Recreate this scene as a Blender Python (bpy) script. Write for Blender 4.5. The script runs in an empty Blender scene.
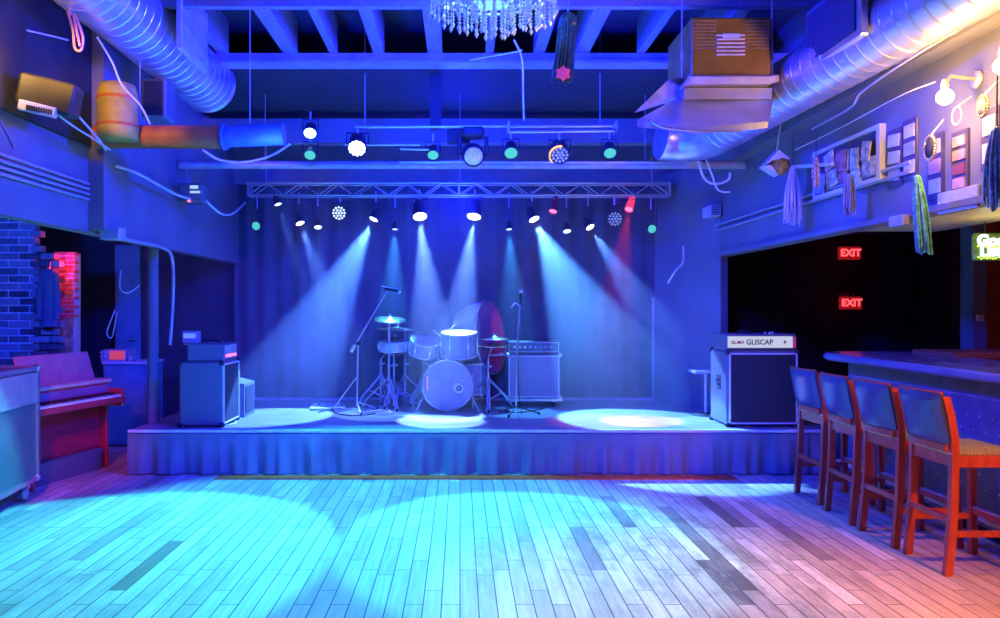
import bpy, math, random
from mathutils import Vector, Matrix, Euler
random.seed(7)
C = bpy.context.scene.collection
PI = math.pi
F, CX, CY, CH = 750.0, 460.0, 309.0, 1.6      # focal length (px), vanishing point, eye height
def P(x, y, D): return Vector(((x-CX)*D/F, D, CH-(y-CY)*D/F))
XL, XR = -2.9, 2.97
SZ, SY0, SY1 = 0.427, 7.27, 9.67              # stage height, front, rear
SL, SRT = -3.2, 3.9
def SP(x, y): return P(x, y, (CH-SZ)*F/(y-CY))  # point on the stage floor
def FP(x, y): return P(x, y, CH*F/(y-CY))       # point on the floor
def WR(x, y, X=XR): return P(x, y, X*F/(x-CX))  # point on the right upper wall

# ------------------------------------------------------------------ materials
MATS = {}
def mat(name, col, rough=.5, metal=0, var=.15, scale=8, emit=None, est=1, spec=.5, bump=0, trans=0, stretch=None):
    if name in MATS: return MATS[name]
    m = bpy.data.materials.new(name); m.use_nodes = True
    n = m.node_tree.nodes; l = m.node_tree.links
    b = n['Principled BSDF']
    b.inputs['Roughness'].default_value = rough; b.inputs['Metallic'].default_value = metal
    b.inputs['Specular IOR Level'].default_value = spec
    c = (*col, 1)
    tc = n.new('ShaderNodeTexCoord'); nz = n.new('ShaderNodeTexNoise')
    nz.inputs['Scale'].default_value = scale; nz.inputs['Detail'].default_value = 5
    if stretch:
        mp = n.new('ShaderNodeMapping'); mp.inputs['Scale'].default_value = stretch
        l.new(tc.outputs['Object'], mp.inputs[0]); l.new(mp.outputs[0], nz.inputs['Vector'])
    else: l.new(tc.outputs['Object'], nz.inputs['Vector'])
    r = n.new('ShaderNodeValToRGB')
    r.color_ramp.elements[0].position = .3; r.color_ramp.elements[1].position = .7
    r.color_ramp.elements[0].color = (*[v*(1-var) for v in col], 1)
    r.color_ramp.elements[1].color = (*[min(1, v*(1+var)) for v in col], 1)
    l.new(nz.outputs['Fac'], r.inputs[0]); l.new(r.outputs[0], b.inputs['Base Color'])
    if bump:
        bp = n.new('ShaderNodeBump'); bp.inputs['Strength'].default_value = bump; bp.inputs['Distance'].default_value = .01
        l.new(nz.outputs['Fac'], bp.inputs['Height']); l.new(bp.outputs[0], b.inputs['Normal'])
    if emit:
        b.inputs['Emission Color'].default_value = (*emit, 1); b.inputs['Emission Strength'].default_value = est
    if trans: b.inputs['Transmission Weight'].default_value = trans
    MATS[name] = m
    return m
def emitter(name, col, st): return mat(name, (.02, .02, .02), .4, emit=col, est=st)

def floor_mat():
    m = bpy.data.materials.new('worn plank floor'); m.use_nodes = True
    n = m.node_tree.nodes; l = m.node_tree.links; b = n['Principled BSDF']
    tc = n.new('ShaderNodeTexCoord'); sx = n.new('ShaderNodeSeparateXYZ'); cb = n.new('ShaderNodeCombineXYZ')
    l.new(tc.outputs['Object'], sx.inputs[0]); l.new(sx.outputs['Y'], cb.inputs['X']); l.new(sx.outputs['X'], cb.inputs['Y'])
    br = n.new('ShaderNodeTexBrick'); br.offset = .37; br.offset_frequency = 3; br.squash = .8; br.squash_frequency = 2
    br.inputs['Scale'].default_value = 1; br.inputs['Brick Width'].default_value = .9; br.inputs['Row Height'].default_value = .1
    br.inputs['Mortar Size'].default_value = .0038; br.inputs['Mortar Smooth'].default_value = .3
    br.inputs['Color1'].default_value = (0, 0, 0, 1); br.inputs['Color2'].default_value = (1, 1, 1, 1); br.inputs['Mortar'].default_value = (.5, .5, .5, 1)
    l.new(cb.outputs[0], br.inputs['Vector'])
    rp = n.new('ShaderNodeValToRGB'); e = rp.color_ramp.elements
    e[0].color = (.2, .155, .12, 1); e[0].position = 0
    e[1].color = (.93, .86, .76, 1); e[1].position = 1
    for p, c in ((.004, (.24, .18, .13, 1)), (.03, (.58, .49, .4, 1)), (.5, (.68, .58, .47, 1)), (.9, (.76, .67, .56, 1))):
        q = e.new(p); q.color = c
    l.new(br.outputs['Color'], rp.inputs[0])
    # grain stretched along the planks
    mp = n.new('ShaderNodeMapping'); mp.inputs['Scale'].default_value = (38, 2.2, 1); l.new(tc.outputs['Object'], mp.inputs[0])
    g = n.new('ShaderNodeTexNoise'); g.inputs['Scale'].default_value = 1; g.inputs['Detail'].default_value = 6; l.new(mp.outputs[0], g.inputs['Vector'])
    gr = n.new('ShaderNodeMapRange'); gr.inputs[1].default_value = .3; gr.inputs[2].default_value = .7; gr.inputs[3].default_value = .8; gr.inputs[4].default_value = 1.1
    l.new(g.outputs['Fac'], gr.inputs[0])
    mx = n.new('ShaderNodeMix'); mx.data_type = 'RGBA'; mx.blend_type = 'MULTIPLY'; mx.inputs[0].default_value = 1
    l.new(rp.outputs[0], mx.inputs[6]); l.new(gr.outputs[0], mx.inputs[7])
    # worn dirty patches
    mp2 = n.new('ShaderNodeMapping'); mp2.inputs['Scale'].default_value = (1.9, .75, 1); l.new(tc.outputs['Object'], mp2.inputs[0])
    d = n.new('ShaderNodeTexNoise'); d.inputs['Scale'].default_value = 1.0; d.inputs['Detail'].default_value = 9; d.inputs['Roughness'].default_value = .68; l.new(mp2.outputs[0], d.inputs['Vector'])
    dr = n.new('ShaderNodeMapRange'); dr.inputs[1].default_value = .55; dr.inputs[2].default_value = .72; dr.inputs[3].default_value = 0; dr.inputs[4].default_value = .62
    l.new(d.outputs['Fac'], dr.inputs[0])
    m2 = n.new('ShaderNodeMix'); m2.data_type = 'RGBA'; l.new(dr.outputs[0], m2.inputs[0]); l.new(mx.outputs[2], m2.inputs[6]); m2.inputs[7].default_value = (.17, .12, .1, 1)
    # stained zone before the bar: darker boards and grime
    zv = n.new('ShaderNodeMapping'); zv.inputs['Location'].default_value = (-1.5*.62, .55*.42, 0); zv.inputs['Scale'].default_value = (.62, .42, 1); l.new(tc.outputs['Object'], zv.inputs[0])
    ln = n.new('ShaderNodeVectorMath'); ln.operation = 'LENGTH'; l.new(zv.outputs[0], ln.inputs[0])
    zm = n.new('ShaderNodeMapRange'); zm.inputs[1].default_value = .25; zm.inputs[2].default_value = .95; zm.inputs[3].default_value = 1; zm.inputs[4].default_value = 0; l.new(ln.outputs['Value'], zm.inputs[0])
    dk = n.new('ShaderNodeMath'); dk.operation = 'LESS_THAN'; dk.inputs[1].default_value = .13; l.new(br.outputs['Color'], dk.inputs[0])
    gm = n.new('ShaderNodeMapRange'); gm.inputs[1].default_value = .46; gm.inputs[2].default_value = .62; gm.inputs[3].default_value = 0; gm.inputs[4].default_value = .6
    mp3 = n.new('ShaderNodeMapping'); mp3.inputs['Scale'].default_value = (5, 2.2, 1); l.new(tc.outputs['Object'], mp3.inputs[0])
    d3 = n.new('ShaderNodeTexNoise'); d3.inputs['Scale'].default_value = 1; d3.inputs['Detail'].default_value = 10; d3.inputs['Roughness'].default_value = .75; l.new(mp3.outputs[0], d3.inputs['Vector']); l.new(d3.outputs['Fac'], gm.inputs[0])
    ad = n.new('ShaderNodeMath'); ad.operation = 'MULTIPLY_ADD'; ad.inputs[1].default_value = .7; ad.use_clamp = True; l.new(dk.outputs[0], ad.inputs[0]); l.new(gm.outputs[0], ad.inputs[2])
    zz = n.new('ShaderNodeMath'); zz.operation = 'MULTIPLY'; l.new(ad.outputs[0], zz.inputs[0]); l.new(zm.outputs[0], zz.inputs[1])
    m2b = n.new('ShaderNodeMix'); m2b.data_type = 'RGBA'; l.new(zz.outputs[0], m2b.inputs[0]); l.new(m2.outputs[2], m2b.inputs[6]); m2b.inputs[7].default_value = (.16, .1, .1, 1); m2 = m2b
    # seams
    m3 = n.new('ShaderNodeMix'); m3.data_type = 'RGBA'; l.new(br.outputs['Fac'], m3.inputs[0]); l.new(m2.outputs[2], m3.inputs[6]); m3.inputs[7].default_value = (.07, .05, .04, 1)
    l.new(m3.outputs[2], b.inputs['Base Color'])
    b.inputs['Roughness'].default_value = .5
    bp = n.new('ShaderNodeBump'); bp.inputs['Strength'].default_value = .25; bp.inputs['Distance'].default_value = .004; bp.invert = True
    l.new(br.outputs['Fac'], bp.inputs['Height']); l.new(bp.outputs[0], b.inputs['Normal'])
    return m
def brick_mat(name, c1, c2):
    m = bpy.data.materials.new(name); m.use_nodes = True
    n = m.node_tree.nodes; l = m.node_tree.links; b = n['Principled BSDF']; b.inputs['Roughness'].default_value = .85
    g = n.new('ShaderNodeNewGeometry'); r = n.new('ShaderNodeValToRGB')
    r.color_ramp.elements[0].color = (*c1, 1); r.color_ramp.elements[1].color = (*c2, 1)
    tc = n.new('ShaderNodeTexCoord'); z = n.new('ShaderNodeTexNoise'); z.inputs['Scale'].default_value = 14; z.inputs['Detail'].default_value = 6; l.new(tc.outputs['Object'], z.inputs['Vector'])
    a = n.new('ShaderNodeMath'); a.operation = 'MULTIPLY_ADD'; a.inputs[1].default_value = .8; l.new(z.outputs['Fac'], a.inputs[0]); 
    s = n.new('ShaderNodeMath'); s.operation = 'SUBTRACT'; s.inputs[1].default_value = .4; l.new(g.outputs['Random Per Island'], s.inputs[0])
    l.new(s.outputs[0], a.inputs[2]); l.new(a.outputs[0], r.inputs[0]); l.new(r.outputs[0], b.inputs['Base Color'])
    return m

black = mat('black painted', (.03, .03, .035), .55)
tolex = mat('black tolex', (.16, .16, .17), .6, scale=120, bump=.3)
grille_cloth = mat('speaker grille cloth', (.035, .035, .04), .8, scale=160, bump=.4)
navy = mat('dark painted wall', (.2, .2, .23), .75, var=.12, scale=2)
darkwall = mat('black wall', (.06, .06, .07), .8, var=.2, scale=3)
joistm = mat('painted joist timber', (.26, .26, .29), .7, var=.2, scale=6, stretch=(9, 1, 9))
decking = mat('dark ceiling deck', (.05, .05, .07), .85, var=.3, scale=3)
steel = mat('painted steel', (.5, .5, .53), .4, .3)
alu = mat('aluminium', (.8, .8, .82), .28, .85, var=.06)
chrome = mat('chrome', (.9, .9, .92), .3, 1, var=.03)
galv = mat('galvanised duct steel', (.72, .73, .76), .3, .75, var=.14, scale=5)
white = mat('white plastic', (.8, .8, .8), .45, var=.05)
cream = mat('cream painted metal', (.75, .66, .5), .45)
cloth = mat('stage skirt cloth', (.2, .2, .25), .85, var=.12, scale=3)
curtain = mat('backdrop cloth', (.1, .1, .13), .9, var=.2, scale=3)
stagem = mat('black stage boards', (.3, .3, .33), .38, var=.3, scale=2.5, stretch=(1, 5, 1))
redwood = mat('red lacquered wood', (.55, .035, .07), .35, var=.25, scale=3, stretch=(1, 1, 6))
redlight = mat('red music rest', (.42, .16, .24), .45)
stoolwood = mat('cherry stool wood', (.5, .085, .05), .33, var=.25, scale=5, stretch=(6, 6, 1))
leather = mat('dark blue leather', (.06, .07, .17), .28, var=.15, scale=25, bump=.15)
seatm = mat('woven seat fabric', (.3, .3, .26), .7, var=.5, scale=90, bump=.4)
barpad = mat('tufted bar front', (.2, .2, .26), .4, var=.2, scale=10, bump=.1)
bartop = mat('polished bar top', (.3, .3, .36), .2, var=.3, scale=3, stretch=(6, 1, 1))
brass = mat('brass nail', (.85, .75, .6), .4, .5)
drumskin = mat('drum head', (.3, .3, .36), .5)
drumshell = mat('drum shell lacquer', (.3, .3, .36), .25)
cymbal = mat('cymbal bronze', (.8, .72, .5), .25, .9)
rubber = mat('rubber', (.03, .03, .03), .8)
cablew = mat('pale cable sheath', (.75, .75, .75), .5)
cabled = mat('dark cable sheath', (.06, .06, .06), .6)
tan = mat('tan insulation wrap', (.5, .36, .06), .7, var=.3, scale=5)
orangep = mat('orange light and bands', (.5, .14, .02), .5, var=.2)
tealp = mat('teal light pipe', (.05, .15, .19), .5)
amberbox = mat('ochre metal cabinet', (.45, .24, .02), .4, .2, var=.2)
bulbwarm = emitter('lit warm bulb', (1, .72, .32), 18)
pinkrope = mat('pink rope', (.7, .3, .38), .7)
bricks_a = brick_mat('painted brick', (.08, .07, .09), (.36, .33, .36))
bricks_r = brick_mat('bare brick', (.5, .12, .1), (.75, .3, .24))
stonem = mat('rough stone', (.42, .33, .2), .9, var=.5, scale=18, bump=.8)
mortar = mat('pale mortar', (.85, .83, .83), .9, scale=20)
floorm = floor_mat()

# ------------------------------------------------------------------ mesh builder
class MB:
    def __init__(s): s.v = []; s.f = []; s.sm = []
    def add(s, vs, fs, smooth=False):
        o = len(s.v); s.v += [Vector(v) for v in vs]; s.f += [[i+o for i in f] for f in fs]; s.sm += [smooth]*len(fs); return s
    def box(s, c, d, rot=None, bev=0):
        hx, hy, hz = d[0]/2, d[1]/2, d[2]/2
        if bev and min(hx, hy, hz) > bev:
            vs = []; b = bev
            for sx in (-1, 1):
                for sy in (-1, 1):
                    for sz in (-1, 1):
                        vs += [(sx*hx, sy*(hy-b), sz*(hz-b)), (sx*(hx-b), sy*hy, sz*(hz-b)), (sx*(hx-b), sy*(hy-b), sz*hz)]
            def I(sx, sy, sz, k): return ((sx > 0)*4+(sy > 0)*2+(sz > 0))*3+k
            fs = []
            for k, (a, b_) in enumerate(((1, 2), (0, 2), (0, 1))):
                for sg in (-1, 1):
                    q = []
                    for (u, w) in ((-1, -1), (1, -1), (1, 1), (-1, 1)):
                        t = [0, 0, 0]; t[k] = sg; t[a] = u; t[b_] = w; q.append(I(*t, k))
                    if (sg > 0) == (k == 1): q.reverse()
                    fs.append(q)
            for ax in range(3):
                a, b_ = [k for k in range(3) if k != ax]
                for u in (-1, 1):
                    for w in (-1, 1):
                        t1 = [0, 0, 0]; t1[ax] = -1; t1[a] = u; t1[b_] = w; t2 = list(t1); t2[ax] = 1
                        fs.append([I(*t1, a), I(*t2, a), I(*t2, b_), I(*t1, b_)])
            for sx in (-1, 1):
                for sy in (-1, 1):
                    for sz in (-1, 1): fs.append([I(sx, sy, sz, 0), I(sx, sy, sz, 1), I(sx, sy, sz, 2)])
        else:
            vs = [(x, y, z) for x in (-hx, hx) for y in (-hy, hy) for z in (-hz, hz)]
            fs = [(0, 1, 3, 2), (4, 6, 7, 5), (0, 4, 5, 1), (2, 3, 7, 6), (0, 2, 6, 4), (1, 5, 7, 3)]
        M = Matrix.Translation(c) @ (rot.to_4x4() if rot is not None else Matrix.Identity(4))
        return s.add([M @ Vector(v) for v in vs], fs)
    def bb(s, x0, x1, y0, y1, z0, z1, bev=0):
        return s.box(((x0+x1)/2, (y0+y1)/2, (z0+z1)/2), (abs(x1-x0), abs(y1-y0), abs(z1-z0)), None, bev)
    def tube(s, pts, r, n=8, caps=True, closed=False):
        pts = [Vector(p) for p in pts]; k = len(pts)
        rs = r if isinstance(r, (list, tuple)) else [r]*k
        vs = []; up = None
        for i, p in enumerate(pts):
            a = pts[(i-1) % k] if (i > 0 or closed) else p; b = pts[(i+1) % k] if (i < k-1 or closed) else p
            t = (b-a).normalized() if (b-a).length > 1e-9 else Vector((0, 0, 1))
            if up is None: up = t.orthogonal().normalized()
            u = up-t*up.dot(t); u = u.normalized() if u.length > 1e-6 else t.orthogonal().normalized(); up = u
            w = t.cross(u)
            for j in range(n):
                an = 2*PI*j/n; vs.append(p+(u*math.cos(an)+w*math.sin(an))*rs[i])
        fs = []
        for i in range(k if closed else k-1):
            for j in range(n):
                fs.append((i*n+j, i*n+(j+1) % n, ((i+1) % k)*n+(j+1) % n, ((i+1) % k)*n+j))
        s.add(vs, fs, True)
        if caps and not closed:
            s.add([vs[j] for j in range(n)], [tuple(reversed(range(n)))]); s.add([vs[(k-1)*n+j] for j in range(n)], [tuple(range(n))])
        return s
    def lathe(s, prof, M=None, n=24, smooth=True, a0=0, a1=2*PI):
        M = M or Matrix.Identity(4); vs = []; k = len(prof); full = abs(a1-a0-2*PI) < 1e-6; m = n if full else n+1
        for i in range(m):
            an = a0+(a1-a0)*i/n
            for (r, z) in prof: vs.append(M @ Vector((r*math.cos(an), r*math.sin(an), z)))
        fs = []
        for i in range(n):
            for j in range(k-1):
                a, b = i*k+j, ((i+1) % m)*k+j; fs.append((a, b, b+1, a+1))
        return s.add(vs, fs, smooth)
    def ball(s, c, r, n=8, sq=(1, 1, 1)):
        prof = [(max(1e-4, math.sin(PI*i/n))*r, -math.cos(PI*i/n)*r) for i in range(n+1)]
        return s.lathe(prof, Matrix.Translation(c) @ Matrix.Diagonal((*sq, 1)), n+2)
    def prism(s, poly, off):
        poly = [Vector(p) for p in poly]; o = Vector(off); k = len(poly)
        s.add(poly+[p+o for p in poly], [tuple(range(k)), tuple(reversed(range(k, 2*k)))]+[(i, i+k, (i+1) % k+k, (i+1) % k) for i in range(k)]); return s
    def grid(s, fn, nu, nv, smooth=True):
        vs = [fn(i/nu, j/nv) for i in range(nu+1) for j in range(nv+1)]
        return s.add(vs, [(i*(nv+1)+j, (i+1)*(nv+1)+j, (i+1)*(nv+1)+j+1, i*(nv+1)+j+1) for i in range(nu) for j in range(nv)], smooth)
    def mesh(s, name, m, off=None):
        me = bpy.data.meshes.new(name); o = Vector(off) if off is not None else Vector((0, 0, 0))
        me.from_pydata([tuple(v-o) for v in s.v], [], s.f); me.polygons.foreach_set('use_smooth', s.sm)
        me.materials.append(m); me.update()
        import bmesh
        b = bmesh.new(); b.from_mesh(me); bmesh.ops.recalc_face_normals(b, faces=b.faces); b.to_mesh(me); b.free()
        return me
    def build(s, name, m, parent=None, world=True):
        """world=True: vertices are world coordinates (under an unrotated parent)"""
        if parent is None:
            lo = [min(v[i] for v in s.v) for i in range(3)]; hi = [max(v[i] for v in s.v) for i in range(3)]
            base = Vector(((lo[0]+hi[0])/2, (lo[1]+hi[1])/2, lo[2]))
            o = bpy.data.objects.new(name, s.mesh(name, m, base)); o.location = base
        else:
            base = origin_of(parent) if world else None
            o = bpy.data.objects.new(name, s.mesh(name, m, base)); o.parent = parent
        C.objects.link(o); return o
def origin_of(p):
    v = Vector(p.location)
    while p.parent is not None: p = p.parent; v += Vector(p.location)
    return v
def tag(o, label, cat, group=None, kind=None):
    o['label'] = label; o['category'] = cat
    if group: o['group'] = group
    if kind: o['kind'] = kind
    return o
def thing(name, label, cat, loc=(0, 0, 0), rz=0, group=None):
    o = bpy.data.objects.new(name, None); o.empty_display_size = .1; C.objects.link(o)
    o.location = loc; o.rotation_euler = (0, 0, rz); return tag(o, label, cat, group)
def struct(name, mb, m, label=None, cat=None):
    o = mb.build(name, m); o['kind'] = 'structure'; o['label'] = label or name.replace('_', ' ')+' of the music hall'; o['category'] = cat or name.split('_')[0]; return o
def dup(root, loc, rz, label, group=None):
    r = root.copy(); C.objects.link(r); r.location = loc; r.rotation_euler = (0, 0, rz); r['label'] = label
    if group: r['group'] = group
    for ch in list(root.children):
        c = ch.copy(); C.objects.link(c); c.parent = r
        for g in ch.children: d = g.copy(); C.objects.link(d); d.parent = c
    return r
def curve(pts, sub=6):
    pts = [Vector(p) for p in pts]; out = []
    for i in range(len(pts)-1):
        p0 = pts[max(0, i-1)]; p1 = pts[i]; p2 = pts[i+1]; p3 = pts[min(len(pts)-1, i+2)]
        for k in range(sub):
            t = k/sub
            out.append(.5*((2*p1)+(p2-p0)*t+(2*p0-5*p1+4*p2-p3)*t*t+(3*p1-p0-3*p2+p3)*t**3))
    return out+[pts[-1]]
def frame_from(d, up=Vector((0, 0, 1))):
    z = Vector(d).normalized(); x = up.cross(z)
    if x.length < 1e-4: x = Vector((1, 0, 0))
    x.normalize(); y = z.cross(x); return Matrix((x, y, z)).transposed()
def letters(name, txt, size, m, parent, loc, rot, ext=.002, align='CENTER', bold=0):
    cu = bpy.data.curves.new(name, 'FONT'); cu.body = txt; cu.size = size; cu.align_x = align; cu.align_y = 'CENTER'; cu.extrude = ext; cu.offset = bold
    t = bpy.data.objects.new(name+'_tmp', cu); C.objects.link(t); bpy.context.view_layer.update()
    me = bpy.data.meshes.new_from_object(t.evaluated_get(bpy.context.evaluated_depsgraph_get()))
    bpy.data.objects.remove(t); me.materials.clear(); me.materials.append(m)
    o = bpy.data.objects.new(name, me); C.objects.link(o); o.parent = parent
    o.location = Vector(loc)-origin_of(parent); o.rotation_euler = rot; return o

# ------------------------------------------------------------------ room shell
Y0, Y1 = -1.2, 9.9
struct('floor', MB().bb(-7, 7.2, Y0, 12.2, -.1, 0), floorm, 'worn wooden plank dance floor')
struct('ceiling', MB().bb(-7, 7.2, Y0, 12.2, 4.2, 4.3), decking, 'dark ceiling deck above the joists')
def soffit(side, X, out):
    m = MB(); t = .12*out
    m.bb(X, X+t, Y0, Y1, 2.2, 4.2)
    return m
m = soffit('left', XL, -1); m.bb(-3.02, -2.78, 5.85, 6.3, 2.22, 4.2)
struct('wall_left', m, navy, 'blue lit upper wall on the left, over the side aisle')
m = soffit('right', XR, 1)
struct('wall_right', m, navy, 'blue lit upper wall on the right, hung with pictures and beads')
struct('trim_1', MB().bb(2.83, XR, 2.5, Y1, 3.15, 3.32).bb(2.93, XR, 2.5, Y1, 2.2, 2.24), navy, 'ledge and bottom edge trim along the right upper wall', 'trim')
struct('ceiling_left', MB().bb(-7, XL-.12, Y0, 12.2, 2.75, 2.85), darkwall, 'dark low ceiling over the left side aisle', 'ceiling')
struct('ceiling_right', MB().bb(XR+.12, 7.2, Y0, 12.2, 2.75, 2.85), darkwall, 'dark low ceiling over the bar aisle', 'ceiling')
struct('wall_back', MB().bb(-7, 2.6, 10.0, 10.12, 0, 4.2), darkwall, 'black wall behind the stage')
struct('wall_far_right', MB().bb(2.6, 7.2, 11.6, 11.72, 0, 4.2), darkwall, 'dark far wall with exit signs', 'wall')
struct('wall_left_outer', MB().bb(-7, -6.9, Y0, 12, 0, 2.8), darkwall, 'dark outer wall of the left aisle', 'wall')
m = MB(); m.bb(P(986, 0, 8.0)[0], 7.2, 8.0, 8.1, 0, 2.8)
struct('wall_bar', m, mat('dull red wall', (.42, .1, .08), .8), 'dull red wall behind the bar', 'wall')
struct('wall_right_outer', MB().bb(7.1, 7.2, Y0, 12, 0, 2.8), darkwall, 'dark outer wall of the bar aisle', 'wall')
m = MB(); m.bb(P(973, 0, 7.8)[0], P(987, 0, 7.8)[0], 7.8, 8.0, 0, 2.8)
struct('column_right', m, navy, 'blue square column beyond the bar', 'column')
# header over the stage, wing wall on the right
struct('wall_header', MB().bb(XL, XR, 9.62, 9.72, 3.2, 4.2), navy, 'header wall above the stage lights', 'wall')
a, b = Vector((2.51, 9.67, 0)), Vector((2.97, 8.55, 0))
struct('wall_stage_wing', MB().prism([a, b, b+Vector((.1, .05, 0)), a+Vector((.1, .05, 0))], (0, 0, 3.3)), navy, 'angled wing wall at the right end of the stage', 'wall')
struct('trim_5', MB().bb(XR+.125, 3.75, 2.0, 5.9, 2.21, 2.25), mat('yellow glow soffit board', (.6, .5, .25), .5, stretch=(6, 1, 1), var=.35), 'yellow lit soffit board over the bar', 'trim')  # the sign's yellow light is put into the board colour too
# curtain backdrop
def cfn(u, v): return Vector((-2.95+u*5.55, 9.8+.016*math.sin(u*150)+.012*math.sin(u*61+1), SZ+v*2.9))
o = MB().grid(cfn, 420, 2).build('backdrop_curtain', curtain); tag(o, 'tall dark pleated curtain hanging behind the stage', 'curtain')

struct('trim_4', MB().bb(XL, XL+.03, 1.5, 5.84, 2.86, 4.19), mat('painted olive shade', (.04, .036, .025), .8), 'added dark board painting shade on the left upper wall', 'trim')  # dark sheet added in place of shade on this wall
struct('ceiling_stage', MB().bb(XL, XR, 6.9, 9.6, 3.8, 3.86), mat('black stage ceiling', (.035, .035, .045), .8), 'dark dropped ceiling over the stage lights', 'ceiling')
# ceiling joists, cross pipes
for k, X in enumerate([-2.55, -2.12, -1.5, -1.14, -.72, -.2, .26, .72, 1.12, 1.62, 2.2]):
    struct('beam_%d' % (k+1), MB().bb(X-.03-.03*(k % 3), X+.04, 2.5, 6.75, 3.9, 4.2), joistm, 'ceiling joist running towards the stage', 'beam')
struct('beam_20', MB().bb(XL, XR, 6.74, 6.84, 3.83, 3.9).bb(XL, XR, 6.7, 6.88, 3.8, 3.825), steel, 'steel cross beam under the joists', 'beam')
struct('beam_21', MB().bb(XL, XR, 8.35, 8.5, 3.45, 3.72), navy, 'deep cross beam in front of the stage header', 'beam')
struct('beam_22', MB().bb(XL, XR, 5.55, 5.61, 3.84, 3.9), joistm, 'slim cross batten nailed under the joists', 'beam')

# ------------------------------------------------------------------ stage
m = MB().bb(SL, SRT, SY0, SY1+.4, SZ-.05, SZ).bb(SL+.05, SRT, SY0+.06, SY1+.3, 0.0, SZ-.05)
struct('floor_stage', m, stagem, 'raised black stage platform', 'floor')
struct('trim_2', MB().bb(SL-.01, SRT, SY0-.025, SY0+.01, SZ-.022, SZ+.004), mat('pale edge strip', (.85, .85, .85), .4), 'pale edge strip along the stage front', 'trim')
struct('trim_3', MB().bb(-2.9, 2.5, SY1-.03, SY1+.05, SZ, SZ+.03).bb(2.47, 2.5, SY1-.03, SY1, SZ, 1.75), mat('grey edge strip', (.35, .35, .38)), 'pale strip along the stage rear edge', 'trim')
rnd = random.Random(3)
ph = [rnd.random()*6 for _ in range(80)]
def sk(u, v):
    X = SL+u*(SRT-SL); amp = .004+.034*(1-v)**.8 if v < .8 else .003
    w = math.sin(u*128+ph[int(u*40)]*.25)+.5*math.sin(u*301+1.7)+.35*math.sin(u*57)
    return Vector((X, SY0-.045-amp*w*.8, .012+v*(SZ-.04)))
o = MB().grid(sk, 560, 6).build('stage_skirt', cloth); tag(o, 'blue lit pleated cloth skirt along the stage front', 'skirt')
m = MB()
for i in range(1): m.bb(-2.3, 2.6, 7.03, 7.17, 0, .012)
struct('baseboard_stage', m, mat('painted orange light', (.75, .13, .02), .6), 'low strip painted as orange light on the floor below the stage skirt', 'painted_light')  # orange light on the floor, put in as a coloured strip

# ------------------------------------------------------------------ brick walls on the left
def bricks(x0, x1, y, z0, z1, edge, seed, bw=.23, bh=.082):
    r = random.Random(seed); m = MB(); z = z0; row = 0
    while z < z1:
        x = x0-(.5*bw if row % 2 else 0); xe = x1+edge(z)
        while x < xe-.02:
            w = min(bw-.014, xe-x)
            if w > .05: m.box((x+w/2, y+r.uniform(-.004, .004), z+bh/2), (w, .1, bh-.014), None, .004)
            x += bw
        z += bh; row += 1
    return m
bx = P(60, 0, 8.2)[0]
def edge(z): return -.02-.02*max(0, z-1.2)+(.06 if int(z/.082) % 2 else 0)-(.2 if z > 2.2 else 0)
o = bricks(-6.4, bx, 8.2, 0, 2.7, edge, 1).build('wall_brick', bricks_a); tag(o, 'painted brick wall with toothed edge behind the piano', 'wall', kind='structure')
mo = MB().bb(-6.6, bx-.27, 8.162, 8.26, 0, 2.7).build('mortar', mortar, o)
x0, x1 = P(56, 0, 8.5)[0], P(77, 0, 8.5)[0]
o = bricks(x0, x1, 8.5, .95+.55, 2.23, lambda z: 0, 5, .16, .05).build('wall_brick_end', bricks_r); tag(o, 'narrow bare brick return glowing red beside the dark doorway', 'wall', kind='structure')
m = MB().bb(x0, x1-.01, 8.462, 8.6, 0, 2.23); m.build('mortar', mortar, o)
m = MB(); r = random.Random(9)
def st(u, v): return Vector((x0+.02+u*(x1-x0-.03), 8.44-.05*math.sin(u*PI)+r.uniform(-.02, .02), v*1.5))
m.grid(st, 8, 30); m.build('stone_base', stonem, o)
# jacket hanging there
jp = P(58, 270, 8.25)
t = thing('hanging_jacket', 'dark jacket hanging on the brick wall edge beside the red glow', 'jacket', (jp.x, 8.08, jp.z-.62))
jm = mat('dark denim', (.12, .13, .2), .85)
prof = [(.05, .62), (.1, .6), (.135, .52), (.13, .3), (.14, .12), (.15, 0)]
m = MB().lathe(list(reversed(prof)), Matrix.Translation(t.location) @ Matrix.Diagonal((.62, .4, 1, 1)), 20); m.build('body', jm, t)
for s in (-1, 1):
    q = t.location; MB().tube([q+Vector((s*.055, 0, .57)), q+Vector((s*.095, -.02, .35)), q+Vector((s*.09, -.03, .08))], [.04, .036, .03], 10).build('sleeve', jm, t)
MB().tube([t.location+Vector((0, 0, .62)), t.location+Vector((0, .02, .7)), t.location+Vector((0, .1, .71))], .006, 6).build('hanger_hook', chrome, t)

# left wing back door, standpipe, conduit pipes
x0, x1 = P(116, 0, 9.98)[0], P(141, 0, 9.98)[0]
o = MB().bb(x0, x1, 9.93, 9.99, 0.3, 2.45, .01).build('door_1', mat('teal door', (.1, .35, .4), .5)); tag(o, 'narrow teal door in the dark left wing', 'door', kind='structure')
MB().tube([(x1-.05, 9.92, 1.2), (x1-.05, 9.87, 1.2), (x1-.13, 9.87, 1.2)], .01, 8).build('door_handle', chrome, o)
p = P(147, 0, 7.6); o = MB().tube([(p.x, 7.75, 0), (p.x, 7.75, 2.75)], .055, 14).lathe([(.055, 0), (.09, 0), (.09, .015), (.055, .02)], Matrix.Translation((p.x, 7.75, 0)), 14).build('column_left', navy)
tag(o, 'slim blue column under the left beam', 'column', kind='structure')
pts = curve([P(x, y, 2.84*F/(CX-x)) for x, y in ((112, 232), (128, 240), (160, 247), (172, 258), (173, 300), (170, 345))])
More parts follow.
